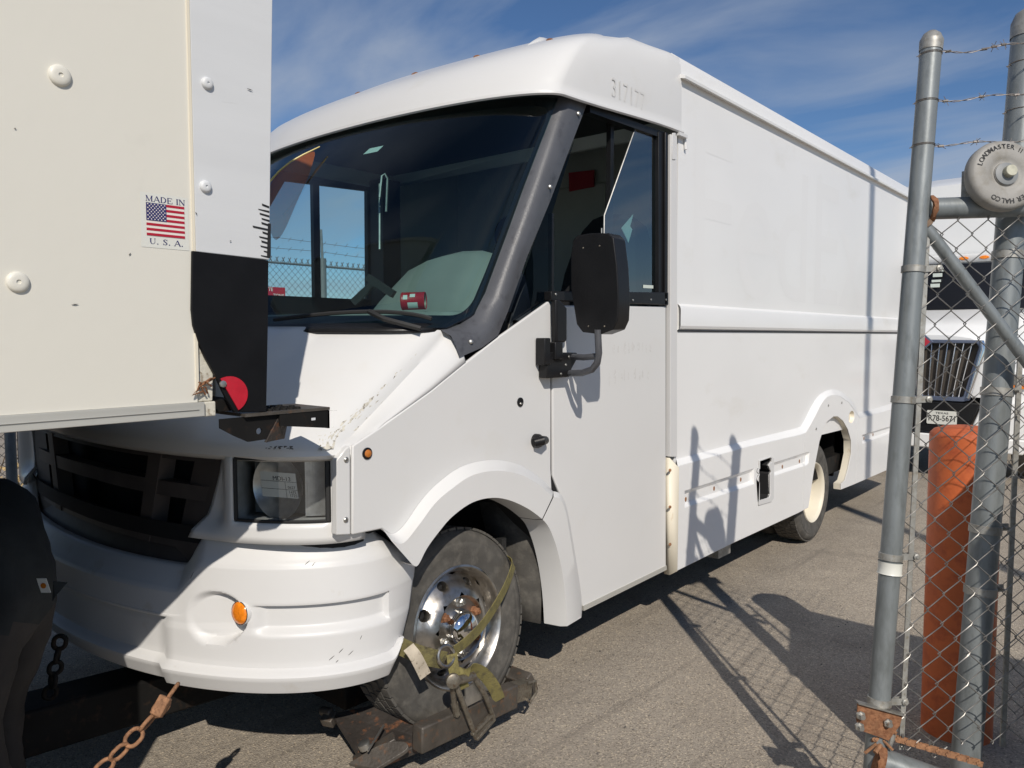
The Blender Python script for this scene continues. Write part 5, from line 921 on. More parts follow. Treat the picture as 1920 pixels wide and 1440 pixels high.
ch = chain('tow_chain', 'rusty orange-brown chain stretched from under the bumper to the ground', [(-0.065, 0.996, 0.619), (-0.065, 0.952, 0.574), (-0.072, 0.889, 0.52), (-0.09, 0.803, 0.452), (-0.085, 0.739, 0.422)], 0.060, 0.0058, 'rust_chain')
m = MB(); q0, q1 = V((-0.05, 0.955, 0.602)), V((-0.05, 0.924, 0.559)); m.beam(q0, q1, 0.034, 0.022, (0.5, -0.5, 0.6)); m.link('chain_tag', M['rust_chain'], ch, bev=0.004)
chain('hanging_chain', 'dark chain hanging from a hook under the bumper beside the worker', [(-0.809, 0.951, 0.579), (-0.815, 0.941, 0.52), (-0.831, 0.934, 0.448), (-0.853, 0.921, 0.356)], 0.062, 0.008, 'chassis')

# ------------------------------------------------------------------ sliding gate leaf at the right
GO, GE1, GE2 = V((1.409, 2.695, 1.999)), V((0.75944, 0.64989, 0.02993)), V((-0.01959, -0.09841, -0.99495))
GN = GE1.cross(GE2).normalized()
if GN.dot(cam.location - GO) < 0: GN = -GN
def gp(st, n=0.0): return GO + GE1*st[0] + GE2*st[1] + GN*n
gate = thing('gate_leaf', 'galvanised chain link gate leaf with diagonal brace and barbed wire on top', 'gate', gp((0.3, 1.7)))
def Gk(mb, name, mt, **k): return mb.link(name, M[mt], gate, **k)
PR = 0.0318
m = MB(); m.tube([gp((0, -0.530)), gp((0, 0.6)), gp((0, 1.86))], PR, 24); Gk(m, 'end_post', 'galv', smooth=60)
m = MB(); m.lathe(gp((0, -0.520)), -GE2, [(PR + 0.002, -0.02), (PR + 0.0025, 0.0), (PR + 0.003, 0.012), (PR + 0.001, 0.016), (PR*0.8, 0.032), (PR*0.4, 0.042), (0, 0.045)], 24); Gk(m, 'post_cap', 'galv_dull', smooth=50)
m = MB(); m.tube([gp((PR*0.8, 0)), gp((0.2, 0.0)), gp((0.46, 0.0))], 0.0335, 24); Gk(m, 'top_rail', 'galv', smooth=60)
m = MB(); m.tube([gp((PR*0.9, 0.0)), gp((PR*0.9 + 0.014, 0))], 0.041, 18); rr2 = random.Random(9)
m.v = [tuple(V(p) + V((rr2.uniform(-1, 1), rr2.uniform(-1, 1), rr2.uniform(-1, 1)))*0.003) for p in m.v]; Gk(m, 'weld_bead', 'rust', smooth=60)
b0, b1 = gp((0.019, 0.048)), gp((0.38, 0.49)); bd_ = (b1 - b0).normalized(); m = MB(); m.tube([b0, b1, b1 + bd_*0.12], 0.0195, 20); Gk(m, 'diagonal_brace', 'galv', smooth=60)
m = MB(); m.tube([b0 - bd_*0.004, b0 + bd_*0.012], 0.026, 16); m.v = [tuple(V(p) + V((rr2.uniform(-1, 1), rr2.uniform(-1, 1), rr2.uniform(-1, 1)))*0.002) for p in m.v]; Gk(m, 'weld_bead', 'bark', smooth=60)
m = MB(); m.beam(gp((0.032, 0.09), 0.006), gp((0.077, 1.708), 0.006), 0.016, 0.006, GN); Gk(m, 'tension_bar', 'galv_dull', bev=0.001)
for (ya, xa, xb) in ((506, 1691, 1738), (750, 1676, 1724), (1044, 1657, 1706), (1314, 1640, 1685)):
    s_a = (-0.037, 0.191)[1] if ya == 506 else (-0.03, 0.603)[1] if ya == 750 else (-0.023, 1.098)[1] if ya == 1044 else (-0.015, 1.554)[1]
    m = MB(); c = gp((0, s_a)); m.lathe(c, GE2, [(PR + 0.0005, -0.011), (PR + 0.004, -0.010), (PR + 0.004, 0.010), (PR + 0.0005, 0.011)], 24); m.beam(c + GE1*(PR*0.9) + GN*0.012, c + GE1*0.083 + GN*0.012, 0.003, 0.02, GE2); m.beam(c + GE1*(PR*0.9) - GN*0.004, c + GE1*0.083 - GN*0.004, 0.003, 0.02, GE2)
    m.tube([c + GE1*0.073 - GN*0.012, c + GE1*0.073 + GN*0.024], 0.005, 8); m.lathe(c + GE1*0.073 + GN*0.014, GN, [(0.010, 0), (0.010, 0.006), (0.006, 0.008), (0, 0.008)], 8); Gk(m, 'tension_band', 'galv_dull', smooth=40)
m = MB(); ta, tb_ = (-0.024, 1.102)[1], (-0.024, 1.152)[1]; m.lathe(gp((0, ta)), GE2, [(PR + 0.0045, 0.012), (PR + 0.003, 0.02), (PR + 0.003, tb_ - ta - 0.004), (PR + 0.005, tb_ - ta)], 24); Gk(m, 'tape_wrap', 'sticker')
# chain link fabric: every zigzag wire is its own part
CW = 0.0472; T0 = (0.117, 0.037)[1]; TB = (0.081, 1.71)[1]; S0 = 0.028
def zig(k):
    n = int((TB - T0)/CW); pts = []
    for i in range(n + 1):
        side = (i + k) % 2; s = S0 + CW*(k + side); t = T0 + CW*i
        jit = V((rz.uniform(-1, 1), rz.uniform(-1, 1)))*0.0018
        e = 0.0042 if side else -0.0042
        a = (s + (0.004 if side else -0.004) + jit.x, t + jit.y)
        if i == 0: pts.append(gp((s, t - 0.004), 0.012))
        pts.append(gp((a[0] - (0.006 if side else -0.006), t - 0.006), 0.012 - e)); pts.append(gp((a[0], t), 0.012)); pts.append(gp((a[0] - (0.006 if side else -0.006), t + 0.006), 0.012 + e))
    return pts
rz = random.Random(4)
for k in range(10):
    m = MB(); m.tube(zig(k), 0.0018, 5, cap=False); Gk(m, 'mesh_wire', 'wire', smooth=70)
# loose lower ends of the mesh
m = MB()
for a in ((0.08, 1.702), (0.166, 1.728)):
    m.tube([gp((a[0] - 0.012, a[1] - 0.05), 0.02), gp((a[0], a[1] - 0.004), 0.022), gp((a[0] + 0.008, a[1]), 0.022), gp((a[0] + 0.05, a[1] - 0.03), 0.016)], 0.0022, 5); m.tube([gp((a[0] - 0.006, a[1] - 0.05), 0.016), gp((a[0] + 0.002, a[1] + 0.0), 0.018)], 0.0022, 5)
Gk(m, 'wire_tails', 'wire', smooth=70)
# barbed wire: three strands wrapped round the post, barbs along them
def barbed(p0, p1, seed, wrap=True):
    r = random.Random(seed); p0, p1 = V(p0), V(p1); d = (p1 - p0); L = d.length; d.normalize(); u = d.cross(GN).normalized(); n = int(L/0.016); m = MB(); A, B = [], []
    sag = lambda q: u*0.0 + GE2*(0.012*sin(pi*min(1, q*1.0)) + 0.006*sin(q*11 + seed))
    for i in range(n + 1):
        q = i/n; c = p0 + d*(L*q) + sag(q); a = i*1.15; o = (u*cos(a) + GN*sin(a))*0.0022; A.append(c + o); B.append(c - o)
    m.tube(A, 0.0013, 5); m.tube(B, 0.0013, 5)
    x = 0.045 + 0.02*r.random()
    while x < L:
        q = x/L; c = p0 + d*x + sag(q)
        for j in range(2):
            v = (u*r.uniform(-1, 1) + GN*r.uniform(-1, 1) + d*r.uniform(-0.4, 0.4)).normalized(); m.tube([c + d*0.004*j - v*0.017, c + d*0.004*j + v*0.017], 0.0011, 4)
        m.tube([c - d*0.007, c + d*0.009], 0.0042, 6); x += r.choice((0.03, 0.11, 0.125, 0.115))
    if wrap: 
        for k in (0, 1): m.lathe(gp((0, (p0 - GO).dot(GE2) + 0.004*k)), (GE2 + GE1*0.06).normalized(), [(PR, -0.0015), (PR + 0.0025, 0), (PR, 0.0015)], 20)
        m.tube([gp((-PR - 0.012, (p0 - GO).dot(GE2) + 0.008)), gp((-PR + 0.004, (p0 - GO).dot(GE2)), 0.008)], 0.0014, 5)
    return m
for k, (a, b) in enumerate((((-0.005, -0.491), (0.3, -0.522)), ((-0.003, -0.341), (0.313, -0.365)), ((-0.002, -0.202), (0.324, -0.218)))):
    pa, pb = gp(a, 0.012), gp(b, 0.012); Gk(barbed(pa, pb + (pb - pa)*0.3, 11 + k), 'barbed_wire', 'barb', smooth=60)
# rusty latch plate with bolts, drive chain and bottom rail
m = MB(); m.plate([(-0.087, 1.543), (0.056, 1.585), (0.05, 1.616), (0.018, 1.663), (-0.008, 1.652), (-0.077, 1.626), (-0.086, 1.596)], 0.034, 0.040, mp=lambda z, a, b: tuple(gp((a, b), z))); lp = Gk(m, 'latch_plate', 'rust', smooth=0, bev=0.001)
m = MB(); m.beam(gp((-0.089, 1.54), 0.036), gp((0.057, 1.583), 0.036), 0.028, 0.004, GE2); m.link('plate_flange', M['steel'], lp)
for p in ((-0.077, 1.579), (-0.078, 1.614), (0.009, 1.605)): m = MB(); m.tube([gp(p, 0.04), gp(p, 0.062)], 0.0075, 10); m.lathe(gp(p, 0.04), GN, [(0.014, 0), (0.014, 0.008), (0, 0.009)], 6); m.link('latch_bolt', M['steel'], lp)
m = MB(); rk = random.Random(8)
for k in range(9): p = gp((0.005, 1.645), 0.03) + GE1*rk.uniform(-0.03, 0.03) + GE2*rk.uniform(-0.02, 0.04); m.tube([p, p + V((rk.uniform(-1, 1), rk.uniform(-1, 1), rk.uniform(-1, 1)))*0.035], rk.uniform(0.004, 0.008), 7)
m.link('rusted_shackle', M['rust_chain'], lp)
m = MB(); m.tube([gp((0.048, 1.591), 0.02), gp((0.034, 1.663), 0.025), gp((0.028, 1.704), 0.02)], [0.012, 0.010, 0.006], 8); Gk(m, 'latch_tongue', 'galv_dull')
def dchain(p0, p1):
    p0, p1 = V(p0), V(p1); n = 17; m = MB()
    for k in range(n):
        a, b = p0.lerp(p1, k/n), p0.lerp(p1, (k+0.94)/n); d = (b - a).normalized(); w_ = 0.0055 if k % 2 else 0.0085
        for sg in (1, -1):
            q = d.cross(GN).normalized()*0; m.beam(a + GN*sg*w_, b + GN*sg*w_, 0.0022, 0.017, GE2 if abs(d.dot(GE2)) < 0.9 else GE1)
        m.tube([a - GN*0.009, a + GN*0.009], 0.0045, 8)
    return m
Gk(dchain(gp((0.047, 1.664), 0.02), gp((0.312, 1.742), 0.04)), 'drive_chain', 'rust_chain', bev=0.0)
r0b, r1b = V((1.387, 2.509, 0.279)), V((1.594, 2.626, 0.21)); rdb = (r1b - r0b).normalized(); m = MB(); m.tube([r0b, r1b, r0b + rdb*0.55], 0.040, 22); Gk(m, 'bottom_rail', 'galv', smooth=60)
m = MB(); m.tube([r0b - rdb*0.012, r0b + rdb*0.012], 0.047, 18); m.v = [tuple(V(p) + V((rr2.uniform(-1, 1), rr2.uniform(-1, 1), rr2.uniform(-1, 1)))*0.004) for p in m.v]; Gk(m, 'weld_bead', 'rust', smooth=60)

# gate post behind the leaf with the roller cover on it
gpost = thing('gate_post', 'thick galvanised gate post with a grey roller disc near its top', 'post', (1.572, 2.821, 0.074))
def pk(mb, name, mt, **k): return mb.link(name, M[mt], gpost, **k)
q0, q1 = V((1.631, 3.08, 2.628)), V((1.57, 2.816, 0.039)); qd = (q1 - q0).normalized(); QR = 0.0445
m = MB(); m.tube([q0, q0.lerp(q1, 0.5), q1], QR, 28); pk(m, 'post_pipe', 'galv', smooth=60)
m = MB(); m.lathe(q0, -qd, [(QR + 0.003, -0.05), (QR + 0.004, 0), (QR*0.85, 0.03), (QR*0.45, 0.045), (0, 0.05)], 28); pk(m, 'post_cap', 'galv_dull', smooth=50)
for f in (0.052, 0.112, 0.165): m = MB(); m.lathe(q0.lerp(q1, f), (qd + GE1*0.05).normalized(), [(QR, -0.002), (QR + 0.003, 0), (QR, 0.002)], 24); m.tube([q0.lerp(q1, f) - GE1*(QR + 0.014) + qd*0.006, q0.lerp(q1, f) - GE1*(QR - 0.006)], 0.0018, 5); pk(m, 'wire_loop', 'barb')
for f in (0.295, 0.468, 0.642, 0.72):
    m = MB(); c = q0.lerp(q1, f); m.lathe(c, qd, [(QR + 0.0005, -0.014), (QR + 0.004, -0.013), (QR + 0.004, 0.013), (QR + 0.0005, 0.014)], 28); m.beam(c + GE1*QR*0.9 - GN*0.02, c + GE1*(QR + 0.045) - GN*0.02, 0.004, 0.024, qd); m.tube([c + GE1*(QR + 0.03) - GN*0.03, c + GE1*(QR + 0.03) + GN*0.005], 0.005, 8); pk(m, 'post_band', 'galv_dull', smooth=40)
m = MB(); m.beam(V((1.65, 3.06, 1.547)), V((1.658, 2.96, 0.228)), 0.017, 0.006, GN); pk(m, 'fence_tension_bar', 'galv_dull')
# roller cover
dc = V((1.628, 2.791, 2.094)); dn = (GN + V((0.02, -0.02, 0.10))).normalized(); dr_ = (GE1 - dn*GE1.dot(dn)).normalized(); du_ = dn.cross(dr_); du_ = du_ if du_.z > 0 else -du_
m = MB(); m.lathe(dc, dn, [(0.100, -0.05), (0.109, -0.035), (0.110, -0.015), (0.106, -0.004), (0.098, 0.002), (0.075, 0.004), (0.060, 0.003), (0.050, 0.000), (0.043, -0.004), (0.037, -0.003), (0.036, 0.001), (0, 0.001)], 64); rol = pk(m, 'roller_cover', 'roller', smooth=40)
m = MB(); m.lathe(dc + dn*0.001, dn, [(0.0345, 0), (0.0345, 0.003), (0.032, 0.004), (0, 0.004)], 40); m.link('cover_hub', M['roller_hub'], rol)
m = MB(); m.lathe(dc + dn*0.005 + dr_*0.004 + du_*0.004, dn, [(0.018, 0), (0.018, 0.016), (0.0165, 0.018), (0, 0.018)], 24); m.link('hub_bolt', M['bolt_cream'], rol)
m = MB(); m.tube([dc - dn*0.13, dc - dn*0.04], 0.03, 16); m.box(dc - V((0.05, 0.05, 0.05)) - dn*0.12, dc + V((0.05, 0.05, 0.05)) - dn*0.12); m.link('roller_axle', M['galv_dull'], rol)
def arc_text(txt, a0, step, rad_, h):
    a = a0
    for chh in txt:
        if chh != ' ':
            rv = dr_*cos(rad(a)) + du_*sin(rad(a)); tv = -(-dr_*sin(rad(a)) + du_*cos(rad(a)))   # clockwise reading, tops outward
            o = text_mesh(chh, h, dc + rv*rad_, tv, rv, M['ink'], 'cover_letter', None, bold=0.015, lift=0.0045); adopt(o, rol)
        a -= step*(0.55 if chh in 'I ' else 1.15 if chh == 'M' else 1.0)
arc_text('LOADMASTER II', 157, 9.2, 0.086, 0.0150)
arc_text('MASTER HALCO', -22, 9.4, 0.086, 0.0150)

# fixed fence panel right of the post, its mesh behind
fx = thing('chain_link_fence', 'chain link fence panel behind the thick gate post at the right edge', 'fence', (1.771, 3.079, 0.032))
FO = V((1.614, 3.058, 1.725)); rz = random.Random(6)
def fp(s, t, n=0): return FO + GE1*s + GE2*t + GN*n
for k in range(14):
    pts = []
    for i in range(34):
        side = (i + k) % 2; s = CW*0.9*(k + side); pts.append(fp(s + rz.uniform(-1, 1)*0.0015, CW*0.9*i, 0.003 if side else -0.003))
    m = MB(); m.tube(pts, 0.0018, 5, cap=False); m.link('mesh_wire', M['wire'], fx, smooth=70)

# orange bollard behind the gate
bol = thing('bollard', 'orange painted round bollard behind the chain link gate', 'bollard', (1.43, 3.49, 0))
m = MB(); m.tube([(1.430, 3.49, -0.02), (1.428, 3.494, 0.6), (1.424, 3.50, 1.20)], 0.128, 40); m.link('bollard_pipe', M['bollard'], bol, smooth=60)
m = MB(); m.lathe((1.424, 3.50, 1.20), (0, 0, 1), [(0.128, 0), (0.125, 0.012), (0.112, 0.026), (0.08, 0.038), (0.04, 0.043), (0, 0.044)], 40); m.link('bollard_cap', M['bollard_top'], bol, smooth=60)

# off to the right, just outside the frame: a box added to cast shade, and a pole known from its shadow
sbox = thing('unseen_shade_box', 'unseen grey box added to cast shade beside the gate', 'shade_box', (2.6, 2.67, 0))
CF = [(1.93, 3.12), (2.24, 2.28), (3.30, 2.28), (3.30, 3.12)]; zmap = lambda z, a, b: (a, b, z)
m = MB(); m.plate(CF, 0.05, 1.56, mp=zmap); m.link('shade_box_body', M['shade_box'], sbox, bev=0.01, smooth=0)
m = MB(); m.plate([(1.91, 3.14), (2.23, 2.26), (3.32, 2.26), (3.32, 3.14)], 1.56, 1.60, mp=zmap); m.link('shade_box_lid', M['shade_box'], sbox, bev=0.008, smooth=0)
m = MB(); m.plate([(1.91, 3.14), (2.23, 2.26), (3.32, 2.26), (3.32, 3.14)], 0.0, 0.05, mp=zmap); m.link('plinth', M['corner_base'], sbox, smooth=0)
for x_ in (2.26, 2.78):
    m = MB(); m.box((x_, 2.262, 0.12), (x_ + 0.48, 2.279, 1.40)); d_ = m.link('shade_box_door', M['shade_box'], sbox, bev=0.004); m = MB(); m.box((x_ + 0.40, 2.235, 0.72), (x_ + 0.43, 2.263, 0.86)); m.link('handle', M['black'], d_, bev=0.004)
pole = thing('utility_pole', 'tall thin pole beside the yard gate', 'pole', (4.74, 3.13, 0))
m = MB(); m.tube([(4.74, 3.13, -0.1), (4.74, 3.13, 9.4)], [0.075, 0.055], 16); m.link('pole_shaft', M['bark'], pole, smooth=60)
m = MB(); m.lathe((4.74, 3.13, 9.4), (0, 0, 1), [(0.056, 0), (0.05, 0.02), (0, 0.03)], 16); m.link('pole_cap', M['galv_dull'], pole)

# ------------------------------------------------------------------ white truck behind, nose towards us
TX, TY = -0.09, 9.7
trk = thing('box_truck', 'white truck with chrome barred grille parked nose on behind the van', 'truck', (TX, 13.0, 0))
def K(mb, name, mt, **k): return mb.link(name, M[mt] if isinstance(mt, str) else mt, trk, **k)
def sym(pts): return [(TX - a, z) for a, z in pts] + [(TX + a, z) for a, z in pts[::-1]]
def sec(y, pts): return [(x, y, z) for x, z in sym(pts)]
m = MB(); m.loft([sec(TY + 0.10, [(0.66, 0.92), (0.66, 1.30), (0.60, 1.48), (0.45, 1.575), (0.22, 1.61)]), sec(TY + 0.16, [(0.70, 0.92), (0.70, 1.32), (0.64, 1.53), (0.48, 1.63), (0.24, 1.665)]), sec(TY + 0.7, [(0.80, 0.92), (0.80, 1.42), (0.74, 1.66), (0.56, 1.78), (0.28, 1.82)]), sec(TY + 1.3, [(0.92, 0.92), (0.92, 1.5), (0.86, 1.78), (0.66, 1.91), (0.30, 1.945)])]); m.add(sec(TY + 0.10, [(0.66, 0.92), (0.66, 1.30), (0.60, 1.48), (0.45, 1.575), (0.22, 1.61)]), [tuple(range(10))]); K(m, 'hood', 'truck_white', smooth=40)
for sg in (1, -1):
    m = MB(); m.loft([[(TX + sg*a, y, z) for a, z in ((0.62, 0.62), (0.66, 1.05), (0.80, 1.30), (0.98, 1.34), (1.10, 1.26), (1.15, 1.05), (1.15, 0.62))] if i else [(TX + sg*a, y, z) for a, z in ((0.62, 0.62), (0.66, 0.95), (0.78, 1.20), (0.92, 1.22), (1.00, 1.12), (1.02, 0.95), (1.02, 0.62))] for i, y in enumerate((TY + 0.06, TY + 0.30, TY + 0.8, TY + 1.35))]); m.add([(TX + sg*a, TY + 0.06, z) for a, z in ((0.62, 0.62), (0.66, 0.95), (0.78, 1.20), (0.92, 1.22), (1.00, 1.12), (1.02, 0.95), (1.02, 0.62))], [tuple(range(7))]); K(m, 'fender', 'truck_white', smooth=50)
    m = MB(); m.box((TX + sg*0.90 - 0.10, TY + 0.03, 1.03), (TX + sg*0.90 + 0.10, TY + 0.12, 1.19)); hb = K(m, 'headlight', 'chrome', bev=0.02); m = MB(); m.box((TX + sg*0.90 - 0.09, TY + 0.02, 1.035), (TX + sg*0.90 + 0.10, TY + 0.06, 1.075)); m.link('turn_signal', M['amber'], hb, bev=0.01)
    m = MB(); tyre(m, (TX + sg*0.98, TY + 0.75, 0.5), (1, 0, 0), 0.5, 0.28, 0.29); K(m, 'wheel', 'tyre', smooth=50)
    m = MB(); m.tube([(TX + sg*1.05, TY + 1.5, 1.75), (TX + sg*1.35, TY + 1.45, 1.85), (TX + sg*1.35, TY + 1.45, 2.25)], 0.02, 8); m.box((TX + sg*1.35 - 0.10, TY + 1.42, 1.78), (TX + sg*1.35 + 0.10, TY + 1.52, 2.22)); K(m, 'door_mirror', 'black', bev=0.015)
tr_, br_ = (0.458, 1.519), (0.325, 0.916); gh, gl = tr_[0] - TX, br_[0] - TX; gt, gb = tr_[1], br_[1]
m = MB(); m.plate([(TX - gh, gt), (TX + gh, gt), (TX + gl, gb), (TX - gl, gb)], TY + 0.06, TY + 0.09, mp=lambda y, a, b: (a, y, b)); gk = K(m, 'grille', 'grille_dark', smooth=0)
outg = [(TX - gh - 0.03, gt + 0.05), (TX + gh + 0.03, gt + 0.035), (TX + gh + 0.055, gt - 0.05), (TX + gl + 0.055, gb - 0.03), (TX + gl, gb - 0.045), (TX - gl, gb - 0.045), (TX - gl - 0.055, gb - 0.03), (TX - gh - 0.055, gt - 0.05)]
inng = [(TX - gh + 0.02, gt), (TX + gh - 0.02, gt), (TX + gh, gt - 0.04), (TX + gl, gb + 0.02), (TX + gl - 0.02, gb + 0.005), (TX - gl + 0.02, gb + 0.005), (TX - gl, gb + 0.02), (TX - gh, gt - 0.04)]
m = MB(); m.plate(outg, TY - 0.01, TY + 0.08, [inng], mp=lambda y, a, b: (a, y, b)); m.link('grille_surround', M['blue_grey'], gk, smooth=0, bev=0.008)
m = MB(); m.tube([(TX + gh + 0.03, TY - 0.015, gt + 0.03), (TX + gh + 0.045, TY - 0.02, gt - 0.06), (TX + gl + 0.05, TY - 0.02, gb + 0.0)], [0.02, 0.03, 0.018], 10); m.tube([(TX - gh - 0.03, TY - 0.015, gt + 0.03), (TX - gh - 0.045, TY - 0.02, gt - 0.06), (TX - gl - 0.05, TY - 0.02, gb)], [0.02, 0.03, 0.018], 10); m.link('chrome_edge', M['chrome_clean'], gk, smooth=60)
for k in range(13):
    f = (k + 0.5)/13*2 - 1; m = MB(); m.beam((TX + f*(gh - 0.03), TY + 0.035, gt), (TX + f*(gl - 0.02), TY + 0.035, gb), 0.012, 0.03, (0, 1, 0)); m.link('grille_bar', M['chrome_clean'], gk, bev=0.003)
ec = V((*(-0.074, 1.455), 0)); m = MB(); m.plate([(TX - 0.0 + a, gt + 0.015 + b) for a, b in ((-0.105, 0), (0, 0.10), (0.105, 0), (0, -0.10))], TY - 0.03, TY - 0.012, mp=lambda y, a, b: (a, y, b)); em = m.link('emblem', M['blue_grey'], gk, smooth=0, bev=0.004)
m = MB(); m.plate([(TX + a, gt + 0.015 + b) for a, b in ((-0.075, 0), (0, 0.072), (0.075, 0), (0, -0.072))], TY - 0.034, TY - 0.029, mp=lambda y, a, b: (a, y, b)); m.link('emblem_face', M['sign_red'], em, smooth=0)
m = MB(); m.box((TX - 0.02, TY - 0.037, gt - 0.02), (TX + 0.02, TY - 0.033, gt + 0.05)); m.link('emblem_bar', M['ink'], em, smooth=0)
m = MB(); m.plate([(TX - 0.62, 0.86), (TX + 0.60, 0.86), (TX + 0.46, 0.52), (TX - 0.48, 0.52)], TY - 0.06, TY + 0.3, mp=lambda y, a, b: (a, y, b)); K(m, 'bumper_centre', 'black', bev=0.01)
m = MB(); m.plate([(TX - 1.05, 0.50), (TX + 1.05, 0.50), (TX + 1.0, 0.34), (TX - 1.0, 0.34)], TY - 0.08, TY + 0.1, mp=lambda y, a, b: (a, y, b)); m.plate([(TX + 0.62, 0.90), (TX + 1.05, 0.88), (TX + 1.07, 0.503), (TX + 0.48, 0.503)], TY - 0.06, TY + 0.1, mp=lambda y, a, b: (a, y, b)); m.plate([(TX - 1.05, 0.88), (TX - 0.64, 0.90), (TX - 0.5, 0.503), (TX - 1.07, 0.503)], TY - 0.06, TY + 0.1, mp=lambda y, a, b: (a, y, b)); K(m, 'bumper', 'truck_white', bev=0.015)
pc = (0.134, 0.689); m = MB(); m.plate(rrect(pc[0] - 0.15, pc[1] - 0.076, pc[0] + 0.15, pc[1] + 0.076, 0.012), TY - 0.072, TY - 0.066, mp=lambda y, a, b: (a, y, b)); lic = K(m, 'licence_plate', 'sticker', smooth=0)
o = text_mesh('TEXAS', 0.022, (pc[0], TY - 0.0725, pc[1] + 0.050), (1, 0, 0), (0, 0, 1), M['ink'], 'plate_lettering', None, width=0.13, bold=0.012, lift=0.001); adopt(o, lic)
o = text_mesh('R78-5671', 0.066, (pc[0], TY - 0.0725, pc[1] - 0.008), (1, 0, 0), (0, 0, 1), M['ink'], 'plate_lettering', None, width=0.262, bold=0.012, lift=0.001); adopt(o, lic)
CYA = TY + 1.32
m = MB(); m.plate(sym([(1.02, 0.9), (1.02, 1.9), (0.93, 2.50), (0.86, 2.58)]), CYA, CYA + 1.5, mp=lambda y, a, b: (a, y, b)); cabk = K(m, 'cab', 'truck_white', bev=0.05, seg=3)
m = MB(); w0, w1 = 1.935, 2.50; m.loft([[(TX + a, CYA - 0.02 - 0.10*(1 - (a/0.95)**2), w0 - 0.03*(a/0.95)**2*0) for a in lin(-0.93, 0.93, 12)], [(TX + a*0.94, CYA - 0.006 - 0.03*(1 - (a/0.95)**2), w1) for a in lin(-0.93, 0.93, 12)]]); wk = m.link('windscreen', M['frit'], cabk, smooth=60)
m = MB(); m.loft([[(TX + a, CYA - 0.02, z) for a in lin(-0.9, 0.9, 10)] for z in (2.515, 2.60)] + [[(TX + a, CYA + 0.1, 2.63) for a in lin(-0.9, 0.9, 10)]]); m.link('sun_visor', M['truck_white'], cabk, solid=0.02, smooth=40)
for a in (-0.55, -0.05, 0.14, 0.36, 0.62):
    m = MB(); m.lathe((TX + a, CYA - 0.028, 2.565), (0, -1, 0.2), [(0.055, 0), (0.045, 0.02), (0, 0.03)], 14); m.v = [(x, y, 2.565 + (z - 2.565)*0.45) for x, y, z in m.v]; m.link('roof_lamp', M['amber'], cabk)
for k in range(4):
    m = MB(); c = (-0.2, 2.31); m.box((c[0] - 0.06 - 0.012*k, CYA - 0.11, c[1] + 0.10 - 0.065*k), (c[0] + 0.045 - 0.012*k, CYA - 0.105, c[1] + 0.145 - 0.065*k - (0.015 if k == 2 else 0))); m.link('windscreen_label', M['paper'], wk, smooth=0)
m = MB(); m.loft([sec(CYA + 0.15, [(0.62, 2.62), (0.60, 3.30), (0.54, 3.44), (0.42, 3.50), (0.2, 3.52)]), sec(CYA + 0.5, [(0.95, 2.62), (0.92, 3.36), (0.84, 3.55), (0.66, 3.62), (0.3, 3.66)]), sec(CYA + 1.6, [(1.0, 2.62), (0.98, 3.36), (0.9, 3.55), (0.7, 3.62), (0.3, 3.66)])]); m.add(sec(CYA + 0.15, [(0.62, 2.62), (0.60, 3.30), (0.54, 3.44), (0.42, 3.50), (0.2, 3.52)]), [tuple(range(10))]); K(m, 'roof_fairing', 'truck_white', smooth=40)
m = MB(); m.box((TX - 1.25, CYA + 1.7, 1.05), (TX + 1.25, CYA + 8.5, 3.15)); K(m, 'cargo_box', 'truck_grey', bev=0.03)
m = MB(); m.box((TX - 0.45, TY + 0.5, 0.5), (TX + 0.45, CYA + 8.0, 0.75)); K(m, 'chassis_frame', 'chassis')
for sg in (1, -1):
    m = MB(); tyre(m, (TX + sg*0.95, CYA + 6.0, 0.5), (1, 0, 0), 0.5, 0.28, 0.29); K(m, 'wheel', 'tyre', smooth=50)

# ------------------------------------------------------------------ far perimeter fence, seen through the cab and under the box
ff = thing('perimeter_fence', 'tall perimeter chain link fence with barbed wire, seen through the cab window', 'fence', (-5.0, 5, 0))
FY0, FY1, FZ = 0.0, 13.0, 2.385
m = MB(); a = 0.075; n = int((FY1 - FY0)/a)
for k in range(-int(FZ/a), n):
    for s in (1, -1):
        y0, z0, y1, z1 = FY0 + k*a, 0.03, FY0 + k*a + FZ, FZ
        if s < 0: y0, y1 = y1, y0
        def clip(ya, za, yb, zb):
            if ya > yb: ya, za, yb, zb = yb, zb, ya, za
            if yb <= FY0 or ya >= FY1: return None
            if ya < FY0: za = lerp(za, zb, (FY0-ya)/(yb-ya)); ya = FY0
            if yb > FY1: zb = lerp(za, zb, (FY1-ya)/(yb-ya)); yb = FY1
            return ya, za, yb, zb
        c = clip(y0, z0, y1, z1)
        if c: m.tube([(-5.0 + s*0.002, c[0], c[1]), (-5.0 + s*0.002, c[2], c[3])], 0.0023, 3, cap=False)
m.link('fence_mesh', M['wire'], ff, smooth=0, kind='stuff')
m = MB()
for k in range(n): y_ = FY0 + k*a; m.tube([(-5.0, y_ - 0.012, FZ - 0.02), (-5.0, y_ + 0.02, FZ + 0.035)], 0.004, 4); m.tube([(-5.0, y_ + 0.02, FZ - 0.02), (-5.0, y_ - 0.01, FZ + 0.03)], 0.004, 4)
m.link('selvage_barbs', M['barb'], ff, smooth=0, kind='stuff')
m = MB(); m.tube([(-5.0, FY0, FZ - 0.03), (-5.0, FY1, FZ - 0.03)], 0.012, 8); m.link('top_rail', M['galv'], ff)
